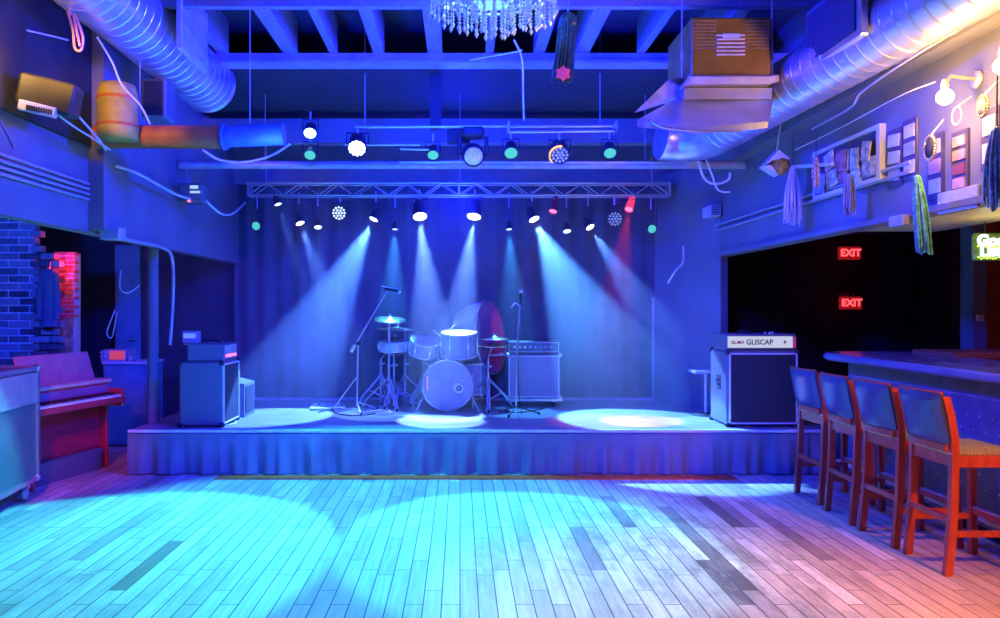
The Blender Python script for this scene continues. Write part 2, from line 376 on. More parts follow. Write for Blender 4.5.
o = MB().tube(pts, .016, 8).build('drain_pipe', steel); tag(o, 'grey pipe bending down from the left beam', 'pipe')
o = MB().box(P(113, 234, 6.0), (.16, .12, .1), None, .008).build('junction_box', steel); tag(o, 'square junction box under the left beam', 'junction box')

# ------------------------------------------------------------------ ducts
def duct(name, label, A, B, r, end, ribs=26):
    A, B = Vector(A), Vector(B); d = B-A; L = d.length; R = frame_from(d)
    M = Matrix.Translation(A) @ R.to_4x4()
    t = thing(name, label, 'duct', A)
    prof = []
    for k in range(ribs):
        z = L*k/ribs; q = z+L/ribs; prof += [(r, z+.0005), (r, z+.006), (r, q-.02), (r, q-.0145), (r+.004, q-.0125), (r+.0045, q-.008), (r+.004, q-.003)]
    prof += [(r, L)]
    if end: prof += [(r+.012, L), (r+.012, L+.02), (r-.01, L+.02), (.01, L+.0)]
    MB().lathe(prof, M, 40).build('shell', galv, t)
    return t, M, R, L
t, M, R, L = duct('round_duct', 'big round ribbed duct hanging at upper left with pale side grille', (-2.52, 4.3, 3.83), (-2.34, 6.95, 3.68), .25, True)
g = MB().bb(-2.09, -2.05, 5.52, 6.1, 3.52, 4.0, .006).build('side_grille', mat('pale grille', (.6, .62, .58), .6), t)
m = MB()
for k in range(14):
    z = 3.56+k*.03; m.box((-2.045, 5.81, z), (.012, .52, .008), Euler((0, .5, 0)).to_matrix())
m.build('louvre', alu, g)
for q in (-2.45, 4.8, 4.05), (-2.38, 6.4, 3.9): MB().tube([q, (q[0], q[1], 4.2)], .01).build('hanger_strap', alu, t)
t, M, R, L = duct('round_duct', 'big round ribbed duct running over the bar wall with dark side grille', (2.78, 3.3, 3.36), (2.34, 6.6, 3.22), .21, False, 30)
el = curve([Vector((2.34, 6.6, 3.22)), Vector((2.28, 6.9, 3.2)), Vector((2.1, 7.1, 3.2)), Vector((1.9, 7.1, 3.22))], 5)
MB().tube(el, [.21]*(len(el)-1)+[.2], 32).build('elbow', galv, t)
gx = 2.36
g = MB().bb(gx, gx+.05, 4.42, 5.12, 3.22, 3.62, .006).build('side_grille', alu, t)
m = MB().bb(gx-.012, gx, 4.47, 5.07, 3.26, 3.58); m.build('mesh_panel', mat('dark mesh', (.06, .05, .1), .6, scale=120, var=.8), g)
for q in (2.62, 4.4, 3.5), (2.4, 6.2, 3.42): MB().tube([q, (q[0], q[1], 4.2)], .01).build('hanger_strap', alu, t)

# air handler with its tray and plenum
D = 5.3
t = thing('air_handler', 'ochre louvred air handler box hung on rods near the right duct', 'air handler', P(731, 78, D))
p0, p1 = P(691, 77, D), P(771, 17, D)
MB().bb(p0.x, p1.x, D, D+.6, p0.z, p1.z, .012).build('cabinet', amberbox, t)
m = MB()
q0, q1 = P(717, 56, D-.012), P(745, 33, D-.012)
for k in range(6):
    z = q0.z+(q1.z-q0.z)*(k+.5)/6; m.box(((q0.x+q1.x)/2, D-.006, z), (q1.x-q0.x, .02, .012), Euler((.5, 0, 0)).to_matrix())
m.build('louvre', cream, t)
for (xa, xb) in ((693, 716), (746, 769)):
    m = MB()
    for k in range(9):
        q = P((xa+xb)/2, 21+k*3.4, D-.004); m.box(q, ((xb-xa)*D/F, .008, .005))
    m.build('vent_slots', mat('dull brass slots', (.5, .36, .14), .5, scale=150, var=.8), t)
MB().bb(p0.x-.02, p1.x+.02, D-.03, D+.6, p0.z-.035, p0.z-.005).build('base_rail', cream, t)
MB().box(P(731, 36, D-.012), (.12, .012, .03)).build('maker_plate', white, t)
for x in (682, 772):
    MB().tube([P(x, 78, D+.05), P(x, -60, D+.05)*1], .006, 6).tube([P(x, 58, D+.05)+Vector((0, 0, -.02)), P(x, 58, D+.05)+Vector((0, 0, .05))], .014).build('threaded_rod', alu, t)
t = thing('hanging_plenum', 'flared sheet metal tray and plenum under the ochre air handler', 'plenum', P(715, 105, 5.4))
MB().prism([P(690, 84, 5.15), P(770, 84, 5.15), P(785, 80, 5.5), P(685, 79, 5.7)], (0, 0, .05)).build('lip', cream, t)
MB().prism([P(668, 80, 5.3), P(688, 78, 5.6), P(682, 98, 5.6), P(634, 113, 5.0)], (0.02, .03, .02)).build('wing', galv, t)
MB().prism([P(684, 88, 5.4), P(772, 88, 5.4), P(772, 99, 5.4), P(684, 99, 5.4)], (0, .3, 0)).build('neck', galv, t)
MB().prism([P(682, 101, 5.55), P(775, 100, 5.55), P(768, 128, 4.95), P(700, 134, 4.95), P(637, 127, 4.95)], (0, 0, .045)).build('pan', galv, t)
pts = curve([P(651, 119, 4.9), P(655, 124, 4.86), P(668, 128, 4.86), P(700, 131, 4.86), P(740, 131, 4.86)])
MB().tube(pts, .008, 8).build('seam_rib', alu, t)

# left corner: tan barrel, horizontal pipe, dark speaker, panel light
D = 5.6
a, b = P(118, 140, D), P(118, 84, D)
t = thing('insulated_riser', 'tan wrapped vertical duct riser below the left duct', 'duct', a)
m = MB().lathe([(.001, 0), (.14, 0), (.145, .1), (.14, .2), (.146, .3), (.14, .36), (.12, .41), (.001, .42)], Matrix.Translation(a), 28); m.build('wrap', tan, t)
for z in (.1, .3): MB().lathe([(.145, z-.012), (.152, z), (.145, z+.012)], Matrix.Translation(a), 28).build('band', orangep, t)
a, c, b = P(96, 137, 5.75), P(222, 137, 5.75), P(284, 134, 5.75)
t = thing('horizontal_pipe', 'thick horizontal pipe, painted as orange then teal light, at upper left', 'pipe', a)  # orange and teal light put into the colours of the two sections
MB().tube([a, c], .088, 24).build('orange_light_section', orangep, t)
MB().tube([c, b], [.08, .082], 24).lathe([(.08, 0), (.1, 0), (.1, .03), (.08, .03)], Matrix.Translation(c) @ Euler((0, PI/2, 0)).to_matrix().to_4x4(), 24).build('teal_light_section', tealp, t)
for x in (140, 250): MB().tube([P(x, 126, 5.75), P(x, -62, 5.75)], .004, 6).build('hanger_rod', steel, t)
D = 6.1
t = thing('ceiling_speaker', 'small black loudspeaker under the left duct', 'loudspeaker', P(154, 118, D))
MB().bb(P(141, 0, D).x, P(166, 0, D).x, D, D+.2, P(0, 118, D).z, P(0, 78, D).z, .015).build('cabinet', tolex, t)
MB().bb(P(144, 0, D).x, P(163, 0, D).x, D-.012, D, P(0, 115, D).z, P(0, 81, D).z, .005).build('grille', grille_cloth, t)
MB().tube([P(154, 78, D+.1), P(154, -70, D+.1)], .012).build('mount_pole', black, t)
D = 4.75
t = thing('flood_fixture', 'dark box light fixture with white louvred face on the left wall', 'light fixture', P(40, 118, D))
RR = Euler((.1, .2, .25)).to_matrix()
MB().box(P(42, 92, D)+Vector((0, .1, 0)), (.33, .22, .2), RR, .015).build('housing', mat('olive housing', (.05, .045, .025), .5), t)
MB().box(P(38, 109, D)+Vector((0, -.0, 0)), (.22, .05, .065), RR, .006).build('face', white, t)
m = MB()
for k in range(11): m.box(P(27+k*2.4, 107.2+k*.48, D-.04), (.006, .02, .03), RR)
m.build('louvre', black, t)
MB().tube([P(42, 92, D)+Vector((-.1, .1, 0)), Vector((XL+.03, D+.1, P(42, 92, D).z))], .02).build('wall_arm', black, t)
# warm lamp just inside the left edge
def warm_lamp(p, wallX, label):
    t = thing('wall_lamp', label, 'lamp', p, 0, None)
    s = 1 if wallX > 0 else -1
    MB().tube([Vector((wallX, p.y, p.z+.1)), Vector((p.x+s*.03, p.y, p.z+.12)), Vector((p.x, p.y, p.z+.07))], .012).lathe([(.001, 0), (.05, 0), (.05, .02), (.001, .02)], Matrix.Translation((wallX-s*.02, p.y, p.z+.1)) @ Euler((0, PI/2, 0)).to_matrix().to_4x4(), 16).build('arm', brass, t)
    MB().lathe([(.018, .03), (.022, .07), (.015, .1)], Matrix.Translation(p), 14).build('socket', brass, t)
    b = MB().ball(p, .045, 10).build('bulb', bulbwarm, t); b.visible_shadow = True
    return t
# ------------------------------------------------------------------ truss, pipes and front lighting bar
D = 9.25
za, zb = P(0, 184, D).z, P(0, 196, D).z
xa, xb = P(250, 0, D).x, P(668, 0, D).x
t = thing('lighting_truss', 'long aluminium lattice truss above the stage', 'truss', ((xa+xb)/2, D, zb))
for dy, z in ((-.08, za), (.08, za), (-.08, zb), (.08, zb)): MB().tube([(xa, D+dy, z), (xb, D+dy, z)], .013, 8).build('chord', alu, t)
m = MB(); n = 24; w = (xb-xa)/n
for k in range(n):
    z0, z1 = (za, zb) if k % 2 else (zb, za)
    m.tube([(xa+k*w, D-.08, z0), (xa+(k+1)*w, D-.08, z1)], .007, 6); m.tube([(xa+k*w, D+.08, z0), (xa+(k+1)*w, D+.08, z1)], .007, 6)
m.build('lattice', alu, t)
m = MB()
for x in (xa, xa+(xb-xa)*.5, xb): m.bb(x-.012, x+.012, D-.09, D+.09, zb-.012, za+.012)
m.build('end_plate', alu, t)
for x in (xa+.2, 0, xb-.2): MB().tube([(x, D, za), (x, D, 4.2)], .008, 6).build('hanger_cable', steel, t)
D = 7.7
z = P(0, 165, D).z
t = thing('ceiling_pipe', 'long horizontal steel tube crossing in front of the truss', 'pipe', (-.5, D, z-.04))
MB().tube([(XL+.02, D, z), (XR-.05, D, z)], .042, 16).build('tube', steel, t)
MB().tube([(-.62, D-.05, z+.02), (XR-.5, D-.05, z+.02)], .012, 8).build('thin_rail', alu, t)
for x in (-2, 0, 1.9): MB().tube([(x, D, z+.04), (x, D, 4.2)], .004, 6).build('hanger_rod', steel, t)
D = 7.0
t = thing('lighting_bar', 'double bar of front stage lights hung from a black square post', 'lighting bar', (0, D, P(0, 130, D).z))
MB().tube([P(355, 127, D), P(618, 126, D)], .014, 8).build('upper_bar', alu, t)
MB().tube([P(508, 132, D-.1), P(614, 131, D-.1)], .014, 8).build('lower_bar', alu, t)
MB().bb(P(430, 0, D).x, P(441, 0, D).x, D+.02, D+.12, P(0, 128, D).z, 4.2).build('post', black, t)
for x in (508, 614): MB().bb(P(x, 0, D).x-.01, P(x, 0, D).x+.01, D-.12, D+.02, P(0, 134, D).z, P(0, 124, D).z).build('bracket', alu, t)
for x in (365, 600): MB().tube([P(x, 126, D), P(x, -60, D)], .004, 6).build('hanger_rod', steel, t)
MB().tube([P(345, 145, D), P(420, 145, D)], .01, 8).tube([P(400, 149, D-.05), P(432, 150, D-.05)], .01, 8).build('rear_rail', alu, t)
MB().bb(P(447, 0, D).x, P(470, 0, D).x, D+.05, D+.12, P(0, 142, D).z, P(0, 127, D).z, .01).build('dimmer_box', black, t)

# ------------------------------------------------------------------ stage light fixtures
lens_m = {'cy': emitter('lit cyan lens', (.35, .85, 1), 9), 'wh': emitter('lit white lens', (.75, .88, 1), 14), 'te': emitter('lit teal lens', (.08, .65, .55), 1.0),
          'bl': emitter('lit blue lens', (.3, .5, 1), 7), 'md': emitter('half lit white diodes', (.5, .65, 1), 2.0), 're': emitter('lit red lens', (1, .08, .18), 5), 'dim': mat('dim faceted lens', (.7, .75, .9), .15, .3, var=.6, scale=60, emit=(.4, .55, 1), est=.35),
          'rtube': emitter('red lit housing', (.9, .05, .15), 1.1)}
def par(pos, aim, r, ln, lens, label, up=.16, kind='stage_spotlight', group='stage lights', led=False, body=black, ring=None):
    pos = Vector(pos); d = (Vector(aim)-pos).normalized(); R = frame_from(d).to_4x4(); M = Matrix.Translation(pos) @ R
    t = thing(kind, label, 'stage light', pos, 0, group)
    MB().lathe([(.001, -ln), (r*.55, -ln), (r*.8, -ln*.8), (r*.95, -ln*.3), (r, -.012), (r*1.06, 0), (r*1.06, .012), (r*.94, .012), (r*.92, 0)], M, 20).build('housing', body, t)
    if led:
        m = MB()
        for rr, n in ((0, 1), (.4, 6), (.78, 12)):
            for k in range(n):
                a = 2*PI*k/n; m.ball(M @ Vector((rr*r*math.cos(a), rr*r*math.sin(a), .004)), r*.15, 6)
        m.build('led_array', lens_m[lens], t)
        MB().lathe([(.001, -.004), (r*.93, -.004)], M, 20).build('faceplate', black, t)
    else:
        MB().lathe([(.001, .006), (r*.5, .003), (r*.93, -.002)], M, 20).build('lens', lens_m[lens], t)
    if ring: MB().lathe([(r*1.07, .0), (r*1.2, .0), (r*1.2, .02), (r*1.07, .02)], M, 20, a0=PI*.45, a1=PI*1.25).build('trim_ring', ring, t)
    x = R.to_3x3() @ Vector((1, 0, 0)); c = M @ Vector((0, 0, -ln*.4))
    MB().tube([c-x*r*1.02, c-x*r*1.2, c-x*r*1.2+Vector((0, 0, up*.55)), c+x*r*1.2+Vector((0, 0, up*.55)), c+x*r*1.2, c+x*r*1.02], r*.1, 6).build('yoke', black, t)
    MB().tube([c+Vector((0, 0, up*.55)), c+Vector((0, 0, up))], r*.14, 8).build('clamp', alu, t)
    return t
def spot(pos, aim, col, power, deg, blend=.25, rad=.03, name='stage_beam'):
    l = bpy.data.lights.new(name, 'SPOT'); l.color = col; l.energy = power; l.spot_size = math.radians(deg); l.spot_blend = blend; l.shadow_soft_size = rad
    o = bpy.data.objects.new(name, l); C.objects.link(o); pos = Vector(pos); d = Vector(aim)-pos
    o.location = pos; o.rotation_euler = d.to_track_quat('-Z', 'Y').to_euler(); return o
def point(pos, col, power, rad=.1, name='room_lamp'):
    l = bpy.data.lights.new(name, 'POINT'); l.color = col; l.energy = power; l.shadow_soft_size = rad
    o = bpy.data.objects.new(name, l); C.objects.link(o); o.location = pos; return o
BEAM = 1.0
D = 9.2
CY_, BL_, DB_ = (.16, .55, 1), (.12, .28, 1), (.02, .06, 1)
FL_ = (.08, .24, 1); FC_ = (.15, .32, 1)
# x, y, lens, aim, radius, led, label, light (colour, power, degrees)
rows = [
 (278, 204, 'bl', SP(345, 412), .05, False, 'small stage light farthest left under the truss, throwing a thin beam', (BL_, 600, 12)),
 (300, 223, 'wh', SP(372, 415), .055, False, 'low blue white stage light second from the truss left end', (BL_, 1100, 20)),
 (318, 227, 'bl', SP(330, 420), .05, False, 'small down facing stage light just right of the low blue white one', (BL_, 90, 18)),
 (339, 213, 'md', Vector((-1.6, 2, 1)), .09, True, 'cluster light of white diodes at the left of the truss', None),
 (374, 219, 'wh', SP(272, 416), .06, False, 'bright stage light throwing a wide fan down to the left', (FL_, 4300, 30)),
 (395, 229, 'bl', SP(388, 411), .04, False, 'tiny blue stage light between the left fan and the centre pair', ((.06, .4, 1), 750, 26)),
 (420, 216, 'wh', SP(440, 420), .09, True, 'left one of the two brightest centre stage lights', (FC_, 3300, 21)),
 (474, 216, 'wh', SP(446, 416), .09, True, 'right one of the two brightest centre stage lights', (FC_, 3300, 21)),
 (509, 229, 'bl', SP(520, 412), .04, False, 'tiny blue stage light right of the centre pair', ((.06, .4, 1), 600, 26)),
 (534, 219, 'wh', SP(632, 419), .07, False, 'bright stage light throwing the wide fan down to the right', ((.1, .36, 1), 3300, 36)),
 (567, 231, 'bl', SP(600, 420), .05, False, 'small low blue stage light right of the right fan lamp', (BL_, 70, 14)),
 (590, 227, 'wh', SP(720, 424), .055, False, 'blue white stage light throwing a beam to the right amplifier', (BL_, 1700, 20)),
 (615, 219, 'dim', Vector((1.2, 2, 1.0)), .09, True, 'dim faceted diode light near the truss right end', None),
 (652, 229, 'te', Vector((2.2, 2, 1.2)), .055, False, 'small green lens light beyond the truss right end', None),
 (256, 226, 'te', Vector((-2.4, 2, 1.2)), .055, False, 'small pale green lens light at the truss left end', None),
]
for (x, y, ln, aim, r, led, lab, sp) in rows:
    p = P(x, y, D); par(p, aim, r, r*2.4, ln, lab, max(.06, zb-p.z), led=led)
    if sp:
        d = (Vector(aim)-p).normalized(); spot(p+d*(r+.03), aim, sp[0], sp[1]*BEAM, sp[2], .15 if sp[1] > 1500 else .35)
for (x, y, aim, lab) in ((629, 209, SP(560, 425), 'red tube light tilted beside the dim faceted light'), (553, 211, SP(510, 420), 'slim red tube light tilted right of the right fan lamp')):
    p = P(x, y, D); d = (Vector(aim)-p).normalized()
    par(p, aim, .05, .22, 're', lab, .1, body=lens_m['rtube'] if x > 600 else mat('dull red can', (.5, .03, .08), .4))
    if x > 600: spot(p+d*.05, SP(600, 420), (1, .03, .15), 300, 24, .5)
    else: spot(p+d*.05, SP(470, 400), (1, .03, .25), 60, 18, .5)
# front row
D = 6.95
front = [(310, 155, 'te', .055, False, 'teal lens light under the starlike cyan lamp'), (310, 133, 'cy', .06, False, 'brilliant cyan lamp above the teal lens light on the left'),
 (357, 148, 'wh', .085, True, 'white diode cluster light at the left end of the front bar'), (433, 155, 'te', .055, False, 'teal lens light under the black post'),
 (511, 153, 'te', .065, False, 'teal lens light between the moving head and the orange rimmed light'), (560, 155, 'dim', .085, True, 'diode light with orange rim on the front bar'),
 (610, 153, 'te', .06, False, 'teal lens light right of the orange rimmed light'), (695, 152, 'te', .06, False, 'teal lens light below the sheet metal plenum')]
for (x, y, ln, r, led, lab) in front:
    p = P(x, y, D); par(p, p+Vector((-.1*p.x, -1.5, -1.35)), r, r*2.6, ln, lab, .17, led=led, group='front bar lights', ring=emitter('orange rim', (1, .4, .05), 2.2) if x == 560 else None)
p = P(473, 155, D)
t = thing('moving_head_spotlight', 'dark moving head light with faceted lens on the front bar', 'stage light', p, 0, 'front bar lights')
MB().box(p+Vector((0, 0, .2)), (.2, .2, .09), None, .02).build('base', black, t)
MB().tube([p+Vector((-.12, 0, .17)), p+Vector((-.13, 0, 0)), p+Vector((-.1, 0, 0))], .02, 8).build('arm', black, t)
MB().tube([p+Vector((.12, 0, .17)), p+Vector((.13, 0, 0)), p+Vector((.1, 0, 0))], .02, 8).build('arm', black, t)
M = Matrix.Translation(p) @ frame_from(Vector((.1, -1, -.5))).to_4x4()
MB().lathe([(.001, -.16), (.07, -.15), (.1, -.05), (.1, .05), (.085, .055)], M, 24).build('head', black, t)
MB().lathe([(.001, .06), (.06, .055), (.085, .045)], M, 24).build('lens', lens_m['dim'], t)

# ------------------------------------------------------------------ haze
hz = MB().bb(-2.86, 2.46, 8.0, 9.55, SZ+.015, 2.97)
hm = bpy.data.materials.new('stage haze'); hm.use_nodes = True; n = hm.node_tree.nodes; n.clear()
vo = n.new('ShaderNodeVolumeScatter'); vo.inputs['Density'].default_value = .085; vo.inputs['Color'].default_value = (.85, .9, 1, 1); vo.inputs['Anisotropy'].default_value = .15
ou = n.new('ShaderNodeOutputMaterial'); hm.node_tree.links.new(vo.outputs[0], ou.inputs['Volume'])
o = hz.build('stage_haze', hm); tag(o, 'thin stage haze filling the air above the stage', 'haze', kind='stuff')

# ------------------------------------------------------------------ amplifiers
def amp_cab(t, x0, x1, y0, y1, z0, z1, face, casters=False, cloth_=None):
    """face '-y' (to the hall) or '+x' (across the stage)"""
    MB().bb(x0, x1, y0, y1, z0, z1, .02).build('cabinet', tolex, t)
    if face == '-y':
        MB().bb(x0+.035, x1-.035, y0-.008, y0, z0+.04, z1-.04).build('grille', cloth_ or grille_cloth, t)
        m = MB(); e = .014
        m.bb(x0+.02, x1-.02, y0-.014, y0+.004, z0+.02, z0+.02+e).bb(x0+.02, x1-.02, y0-.014, y0+.004, z1-.02-e, z1-.02).bb(x0+.02, x0+.02+e, y0-.014, y0+.004, z0+.02, z1-.02).bb(x1-.02-e, x1-.02, y0-.014, y0+.004, z0+.02, z1-.02)
        m.build('piping', white, t)
    else:
        MB().bb(x1, x1+.008, y0+.035, y1-.035, z0+.04, z1-.04).build('grille', grille_cloth, t)
        m = MB(); e = .014
        m.bb(x1-.004, x1+.014, y0+.01, y1-.02, z0+.02, z0+.02+e).bb(x1-.004, x1+.014, y0+.01, y1-.02, z1-.02-e, z1-.02).bb(x1-.004, x1+.014, y0+.01, y0+.01+e, z0+.02, z1-.02).bb(x1-.004, x1+.014, y1-.02-e, y1-.02, z0+.02, z1-.02)
        m.build('piping', white, t)
    for x in (x0, x1):
        for y in (y0, y1):
            for z in (z0, z1): MB().ball((x+(.012 if x == x0 else -.012), y+(.012 if y == y0 else -.012), z+(.012 if z == z0 else -.012)), .03, 6).build('corner_cap', alu if casters else black, t)
# right bass rig
D = 7.45
x0, x1 = P(727, 0, D).x, P(799, 0, D).x; z1 = P(0, 351, D).z
t = thing('bass_cabinet', 'tall black bass cabinet with pale piping at the stage right front', 'speaker cabinet', ((x0+x1)/2, D+.2, SZ))
amp_cab(t, x0, x1, D, D+.5, SZ+.012, z1, '-y')
m = MB().bb(x0-.006, x0+.01, D+.18, D+.3, SZ+.36, SZ+.5, .004); h = m.build('side_handle', black, t)
m = MB(); 
for k in range(3): m.bb(x0-.012, x0, D+.19, D+.29, SZ+.37+k*.047, SZ+.385+k*.047)
m.build('handle_rib', alu, h)
m = MB()
for x in (x0+.06, x1-.06):
    for y in (D+.06, D+.44): m.lathe([(.03, 0), (.03, .014)], Matrix.Translation((x, y, SZ)), 12).lathe([(.001, 0), (.03, 0)], Matrix.Translation((x, y, SZ)), 12)
m.build('rubber_foot', rubber, t)
hx0, hx1 = P(726, 0, D+.04).x, P(797, 0, D+.04).x
t = thing('bass_amp_head', 'bass amplifier head with lit white panel on the tall right cabinet', 'amplifier', ((hx0+hx1)/2, D+.2, z1))
z2 = P(0, 334, D).z
MB().bb(hx0, hx1, D+.05, D+.42, z1+.004, z2, .012).build('casing', tolex, t)
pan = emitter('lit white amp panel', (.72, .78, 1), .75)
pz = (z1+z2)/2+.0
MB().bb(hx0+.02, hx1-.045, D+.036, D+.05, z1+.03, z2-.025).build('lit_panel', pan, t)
rot = (PI/2, 0, 0); w = hx1-hx0
letters('lettering', 'GLISCAP', .07, black, t, (hx0+w*.47, D+.034, pz), rot, .001, bold=.0015)
letters('lettering', 'GL.MO', .042, mat('red print', (.7, .03, .06), .5), t, (hx0+w*.16, D+.034, pz-.002), rot, .001, bold=.0015)
letters('lettering', 'B', .05, mat('red print', (.7, .03, .06)), t, (hx0+w*.83, D+.034, pz-.004), rot, .001, bold=.002)
m = MB()
for k in (.62, .68, .72): m.lathe([(.012, 0), (.01, .02), (.001, .021)], Matrix.Translation((hx0+w*k, D+.15, z2)), 12)
m.build('knob', alu, t)
MB().tube(curve([(hx0+w*.25, D+.2, z2), (hx0+w*.28, D+.2, z2+.022), (hx0+w*.4, D+.2, z2+.022), (hx0+w*.43, D+.2, z2)]), .01, 8).build('handle', rubber, t)
MB().bb(hx1-.04, hx1-.01, D+.04, D+.05, z1+.03, z2-.03).build('pilot_panel', mat('red pilot panel', (.4, .05, .15), .4, emit=(1, .1, .2), est=.25), t)
# left side fill rig
x0, x1 = P(178, 0, 7.4).x, P(222, 0, 7.4).x; y0, y1 = 7.42, 7.96; z1 = P(0, 362, 7.42).z
t = thing('guitar_cabinet', 'plain backed speaker cabinet side on at the stage left front', 'speaker cabinet', ((x0+x1)/2, 7.65, SZ))
amp_cab(t, x0, x1, y0, y1, SZ+.012, z1, '+x')
m = MB()
for x in (x0+.06, x1-.06):
    for y in (y0+.06, y1-.06): m.lathe([(.001, 0), (.03, 0), (.03, .014)], Matrix.Translation((x, y, SZ)), 12)
m.build('rubber_foot', rubber, t)
z2 = P(0, 344, 7.42).z
t = thing('guitar_amp_head', 'black amplifier head with red lit controls on the left cabinet', 'amplifier', ((x0+x1)/2, 7.6, z1))
MB().bb(x0+.07, x1+.0, y0+.03, y1-.06, z1+.004, z2, .012).build('casing', tolex, t)
MB().bb(x1, x1+.008, y0+.06, y1-.1, z1+.03, z2-.02).build('control_panel', alu, t)
m = MB()
for k in range(5): m.ball((x1+.012, y0+.1+k*.07, z1+.055), .013, 6)
m.build('pilot_light', emitter('red pilot', (1, .08, .15), 5), t)
MB().tube(curve([(x0+.15, y0+.25, z2), (x0+.17, y0+.25, z2+.025), (x0+.3, y0+.25, z2+.025), (x0+.32, y0+.25, z2)]), .01).build('handle', rubber, t)
p = P(190, 344, 7.7)
t = thing('effects_unit', 'small pale box standing on end atop the left amplifier head', 'effects unit', (p.x, 7.65, z2))
MB().bb(P(182, 0, 7.6).x, P(197, 0, 7.6).x, 7.6, 7.72, z2, P(0, 331, 7.6).z, .008).build('casing', steel, t)
MB().bb(P(184, 0, 7.6).x, P(195, 0, 7.6).x, 7.592, 7.602, P(0, 338, 7.6).z, P(0, 333.5, 7.6).z).build('display', mat('pale display', (.6, .65, .8), .3, emit=(.3, .4, 1), est=.4), t)
m = MB()
for k in range(3): m.bb(P(184, 0, 7.6).x, P(195, 0, 7.6).x, 7.594, 7.602, P(0, 341+k*1.6, 7.6).z-.004, P(0, 341+k*1.6, 7.6).z+.004)
m.build('button_row', alu, t)
# low box behind the left cabinet
o = thing('monitor_wedge', 'low dark box behind the left speaker cabinet', 'monitor speaker', (-2.52, 8.3, SZ))
MB().prism([(-2.68, 8.1, SZ), (-2.33, 8.1, SZ), (-2.33, 8.1, SZ+.36), (-2.5, 8.1, SZ+.4), (-2.68, 8.1, SZ+.4)], (0, .4, 0)).build('cabinet', tolex, o)
MB().bb(-2.335, -2.322, 8.14, 8.46, SZ+.04, SZ+.33).build('grille', grille_cloth, o)
# centre guitar rig
D = 8.95
x0, x1 = P(507, 0, D).x, P(561, 0, D).x; zb_ = P(0, 399, D).z; z1 = P(0, 354, D).z
t = thing('guitar_cabinet', 'black speaker cabinet on casters right of the drum kit', 'speaker cabinet', ((x0+x1)/2, D+.2, SZ))
amp_cab(t, x0, x1, D, D+.4, zb_, z1, '-y', True, mat('front lit grille cloth', (.3, .3, .33), .7, scale=160, bump=.3))  # lighter copy of the grille cloth, front light put into its colour
MB().bb(x0-.015, x1+.015, D-.02, D+.42, zb_-.025, zb_+.005).build('base_board', alu, t)
for x in (x0+.08, x1-.08):
    for y in (D+.06, D+.34):
        c = MB().bb(x-.02, x+.02, y-.02, y+.02, SZ+.055, zb_-.02).build('caster', alu, t)
        MB().lathe([(.001, -.015), (.03, -.015), (.035, 0), (.03, .015), (.001, .015)], Matrix.Translation((x, y, SZ+.035)) @ Euler((0, PI/2, 0)).to_matrix().to_4x4(), 14).build('wheel', rubber, c)
z2 = P(0, 342, D).z
t = thing('guitar_amp_head', 'wide amplifier head with knob panel on the caster cabinet', 'amplifier', ((x0+x1)/2, D+.2, z1))
MB().bb(x0+.01, x1-.01, D+.02, D+.34, z1+.003, z2+.012, .01).build('casing', tolex, t)
MB().bb(x0+.03, x1-.03, D+.008, D+.02, z1+.03, z2-.012).build('control_panel', mat('dark control panel', (.15, .16, .18), .3), t)
m = MB(); a_, b_ = x0+.03, x1-.03; q = z1+.03; q2 = z2-.012
m.bb(a_-.008, b_+.008, D+.0, D+.012, q-.008, q).bb(a_-.008, b_+.008, D, D+.012, q2, q2+.008).bb(a_-.008, a_, D, D+.012, q, q2).bb(b_, b_+.008, D, D+.012, q, q2)
m.build('panel_frame', alu, t)
for k in range(8):
    MB().lathe([(.016, 0), (.012, .022), (.001, .023)], Matrix.Translation((a_+.06+k*.062, D+.008, (q+q2)/2)) @ Euler((PI/2, 0, 0)).to_matrix().to_4x4(), 12).build('knob', chrome, t)
for k in range(2): MB().box(((x0+x1)/2-.1+k*.2, D+.17, z2+.022), (.15, .1, .02), None, .005).build('handle_strip', rubber, t)

# small table with shelf behind right cabinet
p = SP(707, 415)
t = thing('side_stand', 'small flat topped stand tucked behind the right bass cabinet', 'stand', (P(706, 0, 8.3).x, 8.3, SZ))
X = P(706, 0, 8.3).x; zt = P(0, 371, 8.3).z
MB().bb(X-.16, X+.2, 8.15, 8.45, zt-.02, zt+.01, .005).build('top', steel, t)
MB().tube([(X, 8.3, SZ+.01), (X, 8.3, zt-.02)], .02, 10).build('column', steel, t)
MB().lathe([(.001, 0), (.16, 0), (.15, .015), (.02, .03)], Matrix.Translation((X, 8.3, SZ)), 20).build('base', black, t)

